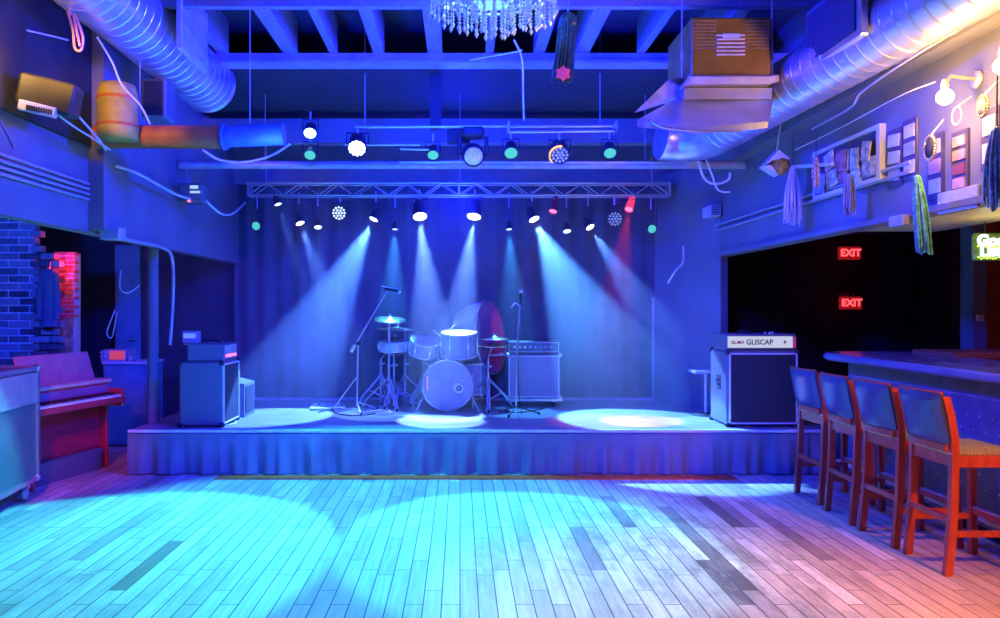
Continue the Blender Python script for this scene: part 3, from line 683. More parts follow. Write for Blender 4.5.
# ------------------------------------------------------------------ drum kit
def cyl_drum(t, M, r, h, shell, head, lugs=8, hoop=chrome, n=36):
    MB().lathe([(r, 0), (r, h)], M, n).build('shell', shell, t)
    MB().lathe([(.001, h+.002), (r*.97, h+.002)], M, n).build('head', head, t)
    MB().lathe([(.001, -.002), (r*.97, -.002)], M, n).build('head', head, t)
    for z in (0, h):
        MB().lathe([(r*.975, z-.012), (r*1.03, z-.012), (r*1.03, z+.012), (r*.975, z+.012)], M, n).build('hoop', hoop, t)
    m = MB()
    for k in range(lugs):
        a = 2*PI*k/lugs; x, y = r*1.025*math.cos(a), r*1.025*math.sin(a)
        m.tube([M @ Vector((x, y, -.005)), M @ Vector((x, y, h+.005))], .005, 6); m.box(M @ Vector((x, y, h*.5)), (.02, .02, .045), M.to_3x3())
    m.build('lug', chrome, t)
def tripod(t, base, h, spread, n=3, a0=.4, leg_top=.33, r=.015, double=False):
    b = Vector(base)
    MB().tube([b+Vector((0, 0, .05)), b+Vector((0, 0, h))], r, 8).build('pole', chrome, t)
    for k in range(n):
        a = a0+2*PI*k/n; d = Vector((math.cos(a), math.sin(a), 0))
        m = MB(); off = Vector((-d.y, d.x, 0))*.014
        for s in ((-1, 1) if double else (0,)):
            m.tube([b+Vector((0, 0, leg_top))+off*s, b+d*spread*.85+Vector((0, 0, .1))+off*s, b+d*spread+Vector((0, 0, .012))+off*s], r*.75, 6)
        if double:
            m.tube([b+Vector((0, 0, .1)), b+d*spread*.55+Vector((0, 0, .18))], r*.6, 6)
        l = m.build('leg', chrome, t); MB().ball(b+d*spread+Vector((0, 0, .016)), .018, 6).build('rubber_foot', rubber, l)
    m = MB(); m.lathe([(.02, -.03), (.024, 0), (.02, .03)], Matrix.Translation(b+Vector((0, 0, leg_top))), 10)
    for z in (.5, .75): 
        if z < h: m.lathe([(.018, -.02), (.02, 0), (.018, .02)], Matrix.Translation(b+Vector((0, 0, z))), 10); m.box(b+Vector((.03, 0, z)), (.035, .008, .02))
    m.build('collar', chrome, t)
# bass drum
D = 8.5; r = .285; c = Vector((P(447.5, 0, D).x, D, SZ+r+.02))
t = thing('bass_drum', 'large bass drum facing the hall with round white emblem', 'drum', (c.x, c.y+.2, SZ))
M = Matrix.Translation(c+Vector((0, .42, 0))) @ Euler((PI/2, 0, 0)).to_matrix().to_4x4()
cyl_drum(t, M, r, .42, drumshell, drumskin, 8, alu)
q = Vector((P(458.5, 0, D).x, D-.006, P(0, 388, D).z))
m = MB().lathe([(.001, 0), (.062, 0), (.062, .004), (.001, .004)], Matrix.Translation(q) @ Euler((PI/2, 0, 0)).to_matrix().to_4x4(), 24)
e = m.build('emblem', mat('pale emblem print', (.75, .78, .82), .5), t)
m = MB(); m.tube([q+Vector((.1*math.cos(a), -.003, .1*math.sin(a))) for a in [.9+.1*k for k in range(14)]], .006, 6); m.build('emblem_arc', mat('pale emblem print', (1, 1, 1)), e)
m = MB().lathe([(.012, 0), (.03, 0), (.03, .003), (.012, .003)], Matrix.Translation(q+Vector((.004, -.004, -.004))) @ Euler((PI/2, 0, 0)).to_matrix().to_4x4(), 18); m.build('emblem_ring', black, e)
q = Vector((P(427.5, 0, D).x, D-.012, P(0, 383, D).z))
MB().box(q, (.016, .006, .16), None, .002).build('hoop_reflector', mat('orange strip', (.9, .35, .15), .4, emit=(1, .35, .15), est=.3), t)
for s in (-1, 1):
    MB().tube([c+Vector((s*.26, .08, -.1)), c+Vector((s*.36, -.03, -r-.012))], .01, 8).build('spur', chrome, t)
# toms mounted on a bass drum post
def tom(x, y, D, r, h, tilt, roll, lab, stand_to=None):
    c = P(x, y, D); t = thing('rack_tom', lab, 'drum', c-Vector((0, 0, h/2)))
    M = Matrix.Translation(c) @ Euler((tilt, roll, 0)).to_matrix().to_4x4() @ Matrix.Translation((0, 0, -h/2))
    cyl_drum(t, M, r, h, drumshell, drumskin, 6)
    if stand_to is not None: MB().tube(curve([c+Vector((0, r*1.0, 0)), c+Vector((0, r+.06, -.02)), stand_to]), .012, 8).build('mount_arm', chrome, t)
    return t
tom(459, 344, 8.72, .205, .27, .16, 0, 'rack tom sitting directly above the bass drum', c+Vector((0, .25, r)))
tom(424, 347, 8.85, .17, .16, .38, .2, 'shallow tom tilted left of the rack tom', c+Vector((-.1, .3, r-.02)))
# floor tom at the right, snare at the left
p = SP(472, 404); D = p.y
t = thing('floor_tom', 'deep floor tom on three legs between bass drum and cymbal stand', 'drum', (p.x, 9.0, SZ))
cc = Vector((P(473, 0, 9.0).x, 9.0, SZ+.16)); M = Matrix.Translation(cc)
cyl_drum(t, M, .17, .36, drumshell, drumskin, 6)
for k in range(3):
    a = .5+2*PI*k/3; d = Vector((math.cos(a), math.sin(a), 0)); MB().tube([cc+d*.185+Vector((0, 0, .25)), cc+d*.185+Vector((0, 0, -.08)), cc+d*.215+Vector((0, 0, -.15))], .007, 6).build('leg', chrome, t)
D = 9.0
cc = P(394, 346, D)
t = thing('snare_drum', 'shallow chrome snare on a stand left of the bass drum', 'drum', (cc.x, D, SZ))
M = Matrix.Translation(cc-Vector((0, 0, .05))) @ Euler((.08, 0, 0)).to_matrix().to_4x4(); cyl_drum(t, M, .185, .1, alu, drumskin, 10)
bb_ = Vector((cc.x, D, SZ)); tripod(t, bb_, cc.z-SZ-.08, .26, 3, .2, .3, .012, True)
m = MB()
for k in range(3):
    a = .4+2*PI*k/3; d = Vector((math.cos(a), math.sin(a), 0)); m.tube([cc-Vector((0, 0, .12)), cc+d*.18-Vector((0, 0, .08)), cc+d*.19-Vector((0, 0, .03))], .008, 6)
m.build('basket_arm', chrome, t)
def cym_stand(bx, by, top, rr, lab, tilt=(0, 0), boom=None, spread=.32, a0=.3, second=None):
    """base at stage pixel (bx,by); cymbal centre pixel top=(x,y) at the same depth"""
    b = SP(bx, by); D = b.y; c = P(top[0], top[1], D)
    t = thing('cymbal_stand', lab, 'cymbal', b)
    tripod(t, b, c.z-SZ-(0 if boom is None else .25), spread, 3, a0, .36, .015, True)
    top_pole = Vector((b.x, D, c.z-(.0 if boom is None else .25)))
    MB().tube([top_pole, c-Vector((0, 0, .01)), c+Vector((0, 0, .05))], .008, 6).build('boom_arm', chrome, t)
    for (q, r2) in [(c, rr)]+([(P(second[0], second[1], D), second[2])] if second else []):
        M = Matrix.Translation(q) @ Euler((*tilt, 0)).to_matrix().to_4x4()
        cy = MB().lathe([(.006, .03), (.03, .028), (.045, .012), (r2*.6, .003), (r2, -.012), (r2, -.014), (r2*.6, .0), (.04, .008), (.006, .026)], M, 36).build('cymbal', cymbal, t)
        MB().lathe([(.001, .03), (.015, .03), (.012, .05), (.001, .055)], M, 10).build('wing_nut', chrome, cy)
    return t
cym_stand(389, 408, (390, 319), .19, 'highest left cymbal, dark and tilted, on its stand', (.22, .06), a0=.9)
cym_stand(405, 405, (398, 328), .27, 'wide thin cymbal under the highest left one', (.03, .02), None, .34, .2)
cym_stand(381, 404, (395, 339), .185, 'hi-hat pair of cymbals low on the left of the kit', (.02, .0), .2, .28, 1.4, (395, 341.5, .185))
cym_stand(488, 409, (494, 338), .18, 'cymbal stand right of the bass drum with two level cymbals', (.04, 0), .1, .33, .5, (494, 345, .2))
cym_stand(424, 404, (421, 342), .21, 'low cymbal behind the shallow tilted tom', (.1, -.12), .2, .26, 2)
# drumsticks resting on the tilted tom
for k, (a, b) in enumerate((((433.5, 330.5), (442, 338)), ((456, 324), (441, 338)))):
    o = MB().tube([P(*a, 8.75), P(*b, 8.72)], [.006, .008], 8).ball(P(*a, 8.75), .009, 6).build('drumstick', mat('pale hickory', (.75, .65, .5), .5)); tag(o, ['short drumstick leaning left over the tom', 'longer drumstick leaning right over the tom'][k], 'drumstick', 'drumsticks on the toms')
# large drum standing on end behind
D = 9.3
cc = P(491, 337, D)
t = thing('gong_drum', 'large tilted drum behind the kit, its head tinted magenta for the light on it', 'drum', cc-Vector((0, 0, .4)))
d = Vector((.9, -.44, .1)).normalized(); M = Matrix.Translation(cc-d*.12) @ frame_from(d).to_4x4()
r = .46
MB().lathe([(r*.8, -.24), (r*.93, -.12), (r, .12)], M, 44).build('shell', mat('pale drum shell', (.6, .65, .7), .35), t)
MB().lathe([(.001, .123), (r*.98, .12)], M, 44).build('head', mat('magenta light painted head', (.36, .12, .3), .5), t)  # magenta light on the head is put into its colour
MB().lathe([(.001, -.24), (r*.8, -.24)], M, 44).build('rear_head', drumskin, t)
MB().lathe([(r*.98, .1), (r*1.02, .1), (r*1.02, .13), (r*.98, .13)], M, 44).build('hoop', alu, t)
m = MB()
for s in (-.28, .28):
    for dy in (-.1, .2): m.tube([cc+Vector((s, dy, -.22)), Vector((cc.x+s*1.1, D+dy, SZ))], .012, 6)
m.tube([cc+Vector((-.28, -.1, -.22)), cc+Vector((.28, -.1, -.22))], .012, 6).tube([cc+Vector((-.28, .2, -.22)), cc+Vector((.28, .2, -.22))], .012, 6)
m.build('stand', chrome, t)
# drummer's stool
b = SP(450, 403); b = Vector((b.x, 9.35, SZ))
t = thing('drum_throne', 'round padded drum stool behind the bass drum', 'stool', b)
tripod(t, b, .42, .24, 3, .1, .3, .014)
MB().lathe([(.001, .42), (.15, .42), (.17, .45), (.16, .5), (.001, .51)], Matrix.Translation(b), 24).build('seat', leather, t)

# microphone stands
def mic(t, tip, d, r=.024):
    d = Vector(d).normalized(); M = Matrix.Translation(tip) @ frame_from(d).to_4x4()
    MB().lathe([(.001, -.16), (.011, -.16), (.016, -.02), (.02, 0)], M, 14).build('microphone', black, t)
    MB().ball(Vector(tip)+d*.012, r, 8).build('windscreen', chrome, t)
D = 8.55
b = Vector((P(357, 0, D).x, D, SZ))
t = thing('boom_microphone_stand', 'boom microphone stand left of the drums, its arm rising to the right', 'microphone stand', b)
q = P(358, 343, D)
MB().tube([b+Vector((0, 0, .06)), q], .011, 8).build('pole', chrome, t)
for k in range(3):
    a = 2.9+2*PI*k/3; dd = Vector((math.cos(a), math.sin(a), 0))
    l = MB().tube([b+Vector((0, 0, .4 if k == 0 else .12)), b+dd*.3+Vector((0, 0, .015))], .008, 6).build('leg', chrome, t); MB().ball(b+dd*.3+Vector((0, 0, .016)), .016, 6).build('rubber_foot', rubber, l)
MB().tube([P(351, 352, D), P(387, 291, D)], .008, 8).build('boom_arm', chrome, t)
MB().tube([P(351, 352, D), P(354, 346, D)], .02, 10).build('counterweight', chrome, t)
MB().box(q, (.05, .05, .05), None, .01).build('boom_clutch', black, t)
mic(t, P(398, 291.5, D), (1, 0, -.22))
MB().tube([P(381, 286, D), P(391, 288, D), P(398, 289, D)], .007, 6).build('clip', chrome, t)
MB().tube(curve([P(381, 286, D), P(376, 300, D), P(374, 315, D), P(366, 335, D), P(362, 360, D), P(361, 390, D), SP(352, 402)]), .004, 6).build('cable', cabled, t)
D = 8.3
b = Vector((P(516, 0, D).x, D, SZ))
t = thing('straight_microphone_stand', 'straight microphone stand in front of the caster cabinet', 'microphone stand', b)
MB().tube([b+Vector((0, 0, .02)), P(517, 350, D), P(520, 305, D)], .009, 8).build('pole', chrome, t)
for k in range(3):
    a = .15+2*PI*k/3; dd = Vector((math.cos(a), math.sin(a)*.8, 0))
    l = MB().tube([b+Vector((0, 0, .1)), b+dd*.26+Vector((0, 0, .014))], .008, 6).build('leg', black, t); MB().ball(b+dd*.26+Vector((0, 0, .015)), .016, 6).build('rubber_foot', rubber, l)
mic(t, P(521, 293, D), (.05, -.1, 1))
MB().tube(curve([P(520, 306, D), P(515, 303, D), P(511, 308, D)]), .008, 6).build('clip', chrome, t)
MB().tube(curve([P(519, 305, D), P(523, 315, D), P(522, 330, D), P(518, 345, D), P(518, 375, D), P(519, 395, D), SP(522, 414)]), .004, 6).build('cable', cabled, t)
# cables on the stage
for k, (pts, lab) in enumerate(((((330, 408), (338, 412), (352, 409), (365, 413), (380, 411), (392, 414), (384, 409), (368, 408)), 'tangled pale cable on the stage left of the drums'),
     (((318, 413), (330, 411), (340, 415), (360, 416), (375, 414)), 'loose dark cable nearer the stage edge left of the drums'),
     (((222, 424), (230, 420), (236, 423), (228, 426), (220, 426)), 'short cable loop beside the left speaker cabinet'),
     (((505, 412), (520, 413), (540, 410), (545, 408)), 'cable trailing from the straight microphone stand'))):
    o = MB().tube(curve([SP(x, y)+Vector((0, 0, .008)) for x, y in pts]), .007, 6).build('stage_cable', cablew if k % 2 == 0 else cabled); tag(o, lab, 'cable', 'cables on the stage')
p0 = SP(312, 406); t = thing('pedal_board', 'flat pale pedal board lying left of the boom stand', 'pedal board', p0)
a = [SP(310, 411), SP(345, 411), SP(345, 405), SP(312, 405)]
MB().prism(a, (0, 0, .03)).build('board', mat('pale board', (.5, .6, .62), .5), t)
m = MB()
for k in range(4): m.box(SP(316+k*7.5, 408)+Vector((0, 0, .045)), (.06, .09, .03), None, .005)
m.build('pedal', steel, t)

# ------------------------------------------------------------------ piano, road case, cabinet
A, B = Vector((-3.66, 6.45, 0)), Vector((-3.38, 7.6, 0)); u = (B-A).normalized(); L = (B-A).length
A = A-u*.0; L += .0
nrm = Vector((u.y, -u.x, 0))         # out of the keyboard front (towards +x)
ang = math.atan2(u.y, u.x)
t = thing('upright_piano', 'red upright digital piano with sloping music rest against the brick wall', 'piano', A+u*L/2-nrm*.3)
Rz = Matrix.Rotation(ang, 3, 'Z')
def pb(u0, u1, n0, n1, z0, z1, bev=.01):
    c = A+u*(u0+u1)/2+nrm*(n0+n1)/2+Vector((0, 0, (z0+z1)/2)); return MB().box(c, (u1-u0, abs(n1-n0), z1-z0), Rz, bev)
pb(.04, L-.04, -.32, -.28, .2, .66).build('front_panel', redwood, t)
pb(.0, L, -.36, .0, .66, .72).build('key_bed', redwood, t)
pb(.0, .04, -.4, -.02, .02, .8).build('side_panel', redwood, t); pb(L-.035, L, -.4, -.02, .62, .8).build('side_panel', redwood, t)
pb(L-.04, L, -.42, -.2, .0, .66).build('side_panel', redwood, t)
k0 = pb(.06, L-.06, -.17, -.015, .72, .745, .003).build('white_keys', mat('ivory keys', (.85, .82, .78), .35), t)
m = MB(); n = 34
for k in range(n):
    if k % 7 in (2, 6): continue
    q = A+u*(.07+(L-.14)*(k+1)/n)+nrm*-.125+Vector((0, 0, .752)); m.box(q, (.016, .09, .016), Rz)
m.build('black_keys', black, k0)
m = MB(); 
for k in range(1, n):
    q = A+u*(.06+(L-.12)*k/n)+nrm*-.09+Vector((0, 0, .7462)); m.box(q, (.0025, .15, .001), Rz)
m.build('key_gaps', black, k0)
pb(.04, L-.04, -.36, -.17, .72, .86).build('control_fascia', redwood, t)
pb(.05, L-.05, -.172, -.165, .765, .84, .002).build('control_strip', mat('purple button strip', (.3, .15, .3), .4), t)
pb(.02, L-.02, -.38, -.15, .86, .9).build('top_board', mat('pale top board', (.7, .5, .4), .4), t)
q = A+u*(L*.5)+nrm*-.31+Vector((0, 0, 1.03))
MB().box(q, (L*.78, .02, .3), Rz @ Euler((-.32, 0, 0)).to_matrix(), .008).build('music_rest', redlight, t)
pb(.1, L-.1, -.42, -.2, 0, .2, .005).build('pedal_base', tolex, t)
# road case on casters at the left edge
D = 6.36
x1 = -3.56; zt = 1.12
t = thing('road_case', 'big blue lit road case on casters at the left edge', 'road case', (x1-.3, D-.55, 0))
y1_ = 6.5; y0_ = D
ct = Vector((x1, D, 0)); th = math.radians(98)
# front face recedes to the left towards the camera
dirv = Vector((-math.cos(th), -math.sin(th), 0)); R2 = Matrix.Rotation(th, 3, 'Z'); nn = Vector((math.sin(th), -math.cos(th), 0)); W = 1.2; dep = .55
def rc(u0, u1, n0, n1, z0, z1, bev=.0): 
    c = ct+dirv*(u0+u1)/2-nn*(n0+n1)/2+Vector((0, 0, (z0+z1)/2)); return MB().box(c, (abs(u1-u0), abs(n1-n0), z1-z0), R2, bev)
rc(.015, W-.015, .015, dep-.015, .17, zt-.012).build('body', mat('case laminate', (.13, .16, .18), .4, scale=4), t)
m = MB()
for args in ((0, .035, 0, .035), (W-.035, W, 0, .035), (0, .035, dep-.035, dep), (W-.035, W, dep-.035, dep)):
    b_ = rc(*args, .16, zt); m.add(b_.v, b_.f)
for z0, z1 in ((.16, .195), (zt-.035, zt)):
    for args in ((0, W, 0, .035), (0, W, dep-.035, dep), (0, .035, 0, dep), (W-.035, W, 0, dep)):
        b_ = rc(*args, z0, z1); m.add(b_.v, b_.f)
m.build('edge_extrusion', alu, t)
rc(.06, W-.06, -.004, .012, zt-.3, zt-.05).build('lid_band', mat('case lid laminate', (.28, .3, .33), .4), t)
for uu in (0.02, W-.02):
    for nn_ in (.02, dep-.02):
        for z in (.18, zt-.02): MB().ball(ct+dirv*uu-nn*nn_+Vector((0, 0, z)), .034, 8).build('ball_corner', chrome, t)
for uu in (.1, W-.1):
    for nn_ in (.08, dep-.08):
        q = ct+dirv*uu-nn*nn_
        c_ = MB().box(q+Vector((0, 0, .13)), (.07, .06, .06), R2).build('caster', alu, t)
        MB().lathe([(.001, -.02), (.05, -.02), (.055, 0), (.05, .02), (.001, .02)], Matrix.Translation(q+Vector((0, 0, .055))) @ Euler((0, PI/2, .3)).to_matrix().to_4x4(), 18).build('wheel', mat('pale caster wheel', (.5, .5, .45), .5), c_)
# equipment cabinet and mixer off the stage left end
D = 8.7
x0, x1 = P(103, 0, D).x, P(146, 0, D).x; zt = P(0, 363, D).z
t = thing('equipment_cabinet', 'dark blue cabinet standing beyond the stage left corner', 'cabinet', ((x0+x1)/2, D+.2, 0))
MB().bb(x0, x1, D, D+.5, .02, zt, .01).build('body', mat('blue cabinet', (.12, .2, .3), .5), t)
MB().bb(x0+.02, x1-.02, D-.015, D, .06, zt-.05, .004).build('door', mat('blue cabinet door', (.12, .24, .34), .45), t)
MB().bb(x0-.01, x1+.01, D-.02, D+.51, zt-.012, zt+.012, .004).build('top', mat('pale worktop', (.6, .66, .7), .4), t)
m = MB(); m.bb(x0+.03, x1-.03, D+.03, D+.45, 0, .02); m.build('plinth', black, t)
t = thing('mixer_unit', 'small mixer with red lit front on the dark blue cabinet', 'mixer', ((x0+x1)/2, D+.2, zt+.012))
MB().bb(P(99.5, 0, D).x, P(125, 0, D).x, D+.02, D+.3, zt+.012, P(0, 350, D).z, .01).build('casing', steel, t)
MB().bb(P(109, 0, D).x, P(124, 0, D).x, D+.01, D+.022, zt+.04, P(0, 351, D).z).build('red_front', mat('red lit front', (.6, .05, .06), .4, emit=(1, .1, .12), est=.5), t)
m = MB()
for k in range(4): m.ball(P(101+(k % 2)*4, 352.5+(k//2)*4, D+.01), .018, 6)
m.build('dial', chrome, t)
t = thing('metal_tumbler', 'little metal tumbler on the dark blue cabinet edge', 'tumbler', (P(128.5, 0, D).x, D+.05, zt+.012))
MB().lathe([(.001, 0), (.02, 0), (.025, .06), (.022, .06), (.018, .005)], Matrix.Translation(t.location), 14).build('cup', chrome, t)
MB().lathe([(.0245, .054), (.027, .057), (.0245, .06)], Matrix.Translation(t.location), 14).build('rim', alu, t)

# ------------------------------------------------------------------ bar and stools
bx0, by1 = 3.62, 7.0
t = thing('bar_counter', 'long dark bar with padded front and polished rounded top', 'bar', (3.9, 4.6, 0))
MB().bb(bx0, bx0+.5, 2.0, by1, 0.09, 1.13, .01).build('body', barpad, t)
MB().bb(bx0+.05, bx0+.45, 2.05, by1-.06, 0, .09).build('plinth', black, t)
poly = []
x0, x1, y1_, rr = 3.36, 4.3, 7.2, .34
poly += [Vector((x0, 1.9, 0))]
for k in range(9):
    a = PI-k*(PI/2)/8; poly.append(Vector((x0+rr+rr*math.cos(a), y1_-rr+rr*math.sin(a), 0)))
poly += [Vector((x1, y1_, 0)), Vector((x1, 1.9, 0))]
ctr = sum(poly, Vector())/len(poly)
def slab(poly, z0, z1, b):
    m = MB(); k = len(poly); rings = []
    for (z, s) in ((z0, b), (z0+b, 0), (z1-b, 0), (z1, b)):
        rr_ = []
        for p in poly:
            q = Vector(p); d = (ctr-q); d.z = 0; q = q+Vector((math.copysign(s, d.x), math.copysign(s, d.y)*.7, 0)); q.z = z; rr_.append(q)
        rings.append(rr_)
    vs = [p for r_ in rings for p in r_]; fs = [tuple(range(k)), tuple(range(3*k, 4*k))]
    for i in range(3):
        for j in range(k): fs.append((i*k+j, i*k+(j+1) % k, (i+1)*k+(j+1) % k, (i+1)*k+j))
    return m.add(vs, fs)
slab(poly, 1.13, 1.195, .018).build('top', bartop, t)
m = MB(); rs = random.Random(4)
for k in range(150): m.ball((bx0-.001, 2.2+k*.032, .985), .0095, 4)
for row in range(6):
    for k in range(36): m.ball((bx0-.001, 2.3+k*.13+(row % 2)*.065, .35+row*.1), .009, 4)
m.build('nailhead_trim', brass, t)['kind'] = 'stuff'
m = MB().tube([(bx0-.14, 2.2, .2), (bx0-.14, by1-.1, .2)], .022, 12)
m.build('foot_rail', brass, t)
for y in (2.6, 3.8, 5.0, 6.2): MB().tube([(bx0-.14, y, .2), (bx0-.1, y, .16), (bx0+.01, y, .14)], .012, 8).build('rail_bracket', brass, t)
# back counter behind the bar
D = 6.4
t = thing('back_counter', 'low orange wooden counter behind the bar top', 'counter', (5.3, D+.3, 0))
xa, xb_ = P(954, 0, D).x, P(954, 0, D).x+1.6; zt = P(0, 352.5, D).z
MB().bb(xa, xb_, D, D+.6, zt-.06, zt, .01).build('top', mat('orange wood', (.6, .22, .08), .4), t)
MB().bb(xa+.05, xb_-.05, D+.05, D+.58, .08, zt-.06).build('body', darkwall, t)
MB().bb(xa+.08, xb_-.08, D+.1, D+.55, 0, .08).build('plinth', black, t)
p = P(980, 318, 7.79)
o = thing('switch_plate', 'pale switch plate on the blue column beyond the bar', 'switch', p)
MB().box(p, (.085, .012, .07), None, .004).build('plate', white, o)
for k in (-1, 1): MB().box(p+Vector((k*.018, -.008, 0)), (.012, .01, .025), None, .002).build('toggle', white, o)

def make_stool(label):
    t = thing('bar_stool', label, 'bar stool', (0, 0, 0), 0, 'bar stools along the bar')
    W = .2                                             # half width (y); faces +x
    def rail(pts, w, d):
        m = MB()
        pts = [Vector(p) for p in pts]; vs = []
        for p in pts:
            for (a, b) in ((-1, -1), (1, -1), (1, 1), (-1, 1)): vs.append(p+Vector((a*d/2, b*w/2, 0)))
        fs = [(0, 1, 2, 3), tuple(range(len(vs)-4, len(vs)))]
        for i in range(len(pts)-1):
            for j in range(4): fs.append((i*4+j, i*4+(j+1) % 4, i*4+4+(j+1) % 4, i*4+4+j))
        return m.add(vs, fs)
    for s in (-1, 1):
        rail([(-.225, s*W, 0), (-.195, s*W, .35), (-.185, s*W, .7), (-.188, s*W, .82), (-.21, s*W, .95), (-.24, s*W, 1.075)], .036, .045).build('leg', stoolwood, t)
        rail([(.205, s*(W+.005), 0), (.19, s*(W-.005), .4), (.185, s*(W-.01), .715)], .04, .042).build('leg', stoolwood, t)
    for s in (-1, 1):
        MB().box((0, s*(W-.004), .685), (.37, .026, .07)).build('seat_rail', stoolwood, t)
        MB().box((-.005, s*(W-.002), .25), (.4, .022, .035)).build('stretcher', stoolwood, t)
    MB().box((.19, 0, .685), (.026, .38, .07)).build('seat_rail', stoolwood, t)
    MB().box((-.185, 0, .685), (.026, .38, .07)).build('seat_rail', stoolwood, t)
    fr = MB().box((.195, 0, .29), (.03, .38, .04)).build('foot_rail', stoolwood, t)
    MB().box((.197, 0, .313), (.034, .36, .006)).build('kick_plate', brass, fr)
    MB().box((-.205, 0, .33), (.022, .38, .035)).build('stretcher', stoolwood, t)
    def seat(u, v):
        a, b = u*2-1, v*2-1; e = max(abs(a), abs(b)); z = .765-.03*e**6+.008*(1-a*a)*(1-b*b)
        return Vector((a*.205*(1 if e < .999 else .99), b*.205, z))
    m = MB().grid(seat, 16, 16); m.bb(-.2, .2, -.2, .2, .718, .737); s_ = m.build('seat', seatm, t)
    m = MB()
    for k in range(22):
        for s in (-1, 1): m.ball((-.2+.4*k/21, s*.206, .732), .006, 4); m.ball((s*.206, -.2+.4*k/21, .732), .006, 4)
    m.build('nailhead_trim', brass, s_)
    def cx(y, z): return -.212-.052*max(0, (z-.82)/.25)-.03*(1-(y/.21)**2)
    Z0, Z1, YW = .79, 1.09, .207
    def bk(off, puff):
        def f(u, v):
            y, z = (u*2-1)*YW, Z0+v*(Z1-Z0); e = (1-abs(u*2-1)**6)*(1-abs(v*2-1)**8)
            return Vector((cx(y, z)+off+puff*e, y, z))
        return f
    a_, b_ = bk(-.012, -.022), bk(.018, .016)
    m = MB().grid(a_, 16, 12).grid(b_, 16, 12)
    m.grid(lambda u, v: a_(u, 0).lerp(b_(u, 0), v), 16, 1).grid(lambda u, v: a_(u, 1).lerp(b_(u, 1), v), 16, 1).grid(lambda u, v: a_(0, u).lerp(b_(0, u), v), 12, 1).grid(lambda u, v: a_(1, u).lerp(b_(1, u), v), 12, 1)
    m.build('back_pad', leather, t)
    MB().tube([Vector((cx(-.21+k*.035, Z1)+.003, -.21+k*.035, Z1+.004)) for k in range(13)], .011, 8).build('top_rail', stoolwood, t)
    m = MB()
    for k in range(10):
        a0, a1 = -.19+k*.038, -.19+(k+1)*.038; v = []
        for y in (a0, a1):
            x = cx(min(max(y, -.18), .18), .82); v += [Vector((x-.012, y, .745)), Vector((x+.012, y, .745)), Vector((x+.012, y, .785)), Vector((x-.012, y, .785))]
        m.add(v, [(0, 1, 2, 3), (4, 7, 6, 5), (0, 4, 5, 1), (1, 5, 6, 2), (2, 6, 7, 3), (3, 7, 4, 0)])
    m.build('lower_rail', stoolwood, t)
    return t
s0 = make_stool('nearest bar stool, its wood glowing orange red')
s0.location = (3.15, 4.7, 0)
for (y, x, rz, lab) in ((5.22, 3.13, .02, 'second bar stool from the camera, behind the nearest orange red one'), (5.74, 3.13, -.03, 'third bar stool from the camera, dark blue back'), (6.33, 3.16, .03, 'farthest bar stool from the camera, next to the stage')):
    dup(s0, (x, y, 0), rz, lab)

# ------------------------------------------------------------------ signs
ex_m = emitter('red lit exit letters', (1, .06, .07), 3.0)
for k, (x, y) in enumerate(((851, 253), (852, 303))):
    D = 11.3; p = P(x, y, D)
    t = thing('exit_sign', ['upper red exit sign on the dark far wall', 'lower red exit sign under a small pale plate'][k], 'exit sign', p, 0, 'red exit signs')
    MB().box(p+Vector((0, .05, 0)), (.32, .08, .19), None, .012).build('casing', mat('exit sign casing', (.12, .01, .012), .4, emit=(1, .02, .03), est=.28), t)
    letters('lettering', 'EXIT', .15, ex_m, t, p+Vector((0, .005, 0)), (PI/2, 0, 0), .003, bold=.004)
    MB().tube([p+Vector((0, .05, .095)), p+Vector((0, .05, .16))], .02).tube([p+Vector((0, .05, 0)), p+Vector((0, .32, 0))], .03).build('bracket', black, t)
    if k: MB().box(P(848, 294.5, 11.3)+Vector((0, .06, 0)), (.24, .02, .05), None, .004).build('number_plate', mat('pale plate', (.4, .3, .4), .5), t); MB().tube([P(848, 294.5, 11.3)+Vector((0, .06, 0)), P(848, 294.5, 11.3)+Vector((0, .33, 0))], .015).build('plate_bracket', black, t)
D = 5.2; p = P(990, 247, D)
t = thing('lit_sign', 'green and white lit sign hanging over the bar', 'sign', p)
xa, xb_ = P(975, 0, D).x, P(1040, 0, D).x; zt, z0 = P(0, 233, D).z, P(0, 260, D).z
MB().bb(xa, xb_, D, D+.05, z0, zt, .015).build('casing', mat('dark green casing', (.06, .12, .04), .5, scale=40, var=.8, emit=(.2, .4, .05), est=.25), t)
sg = emitter('lit white sign letters', (.85, 1, .9), 1.3)
letters('lettering', 'Good', .105, sg, t, (xa+.012, D-.008, zt-.055), (PI/2, 0, 0), .006, 'LEFT', .006)
letters('lettering', 'List', .105, sg, t, (xa+.03, D-.008, z0+.06), (PI/2, 0, 0), .006, 'LEFT', .005)
m = MB(); rs = random.Random(2)
for k in range(22): m.ball((xa+.02+k*.02, D-.006, zt-.098+rs.uniform(-.008, .008)), .009, 6); m.ball((xa+.02+k*.02, D-.006, z0+.012+rs.uniform(-.004, .008)), .008, 6)
m.build('bulb_row', emitter('lit yellow green bulbs', (.6, .8, .1), 1.6), t)
MB().tube([(xa+.08, D+.02, zt), (xa+.08, D+.02, 2.21)], .004).tube([(xb_-.08, D+.02, zt), (xb_-.08, D+.02, 2.75)], .004).build('hanging_wire', black, t)

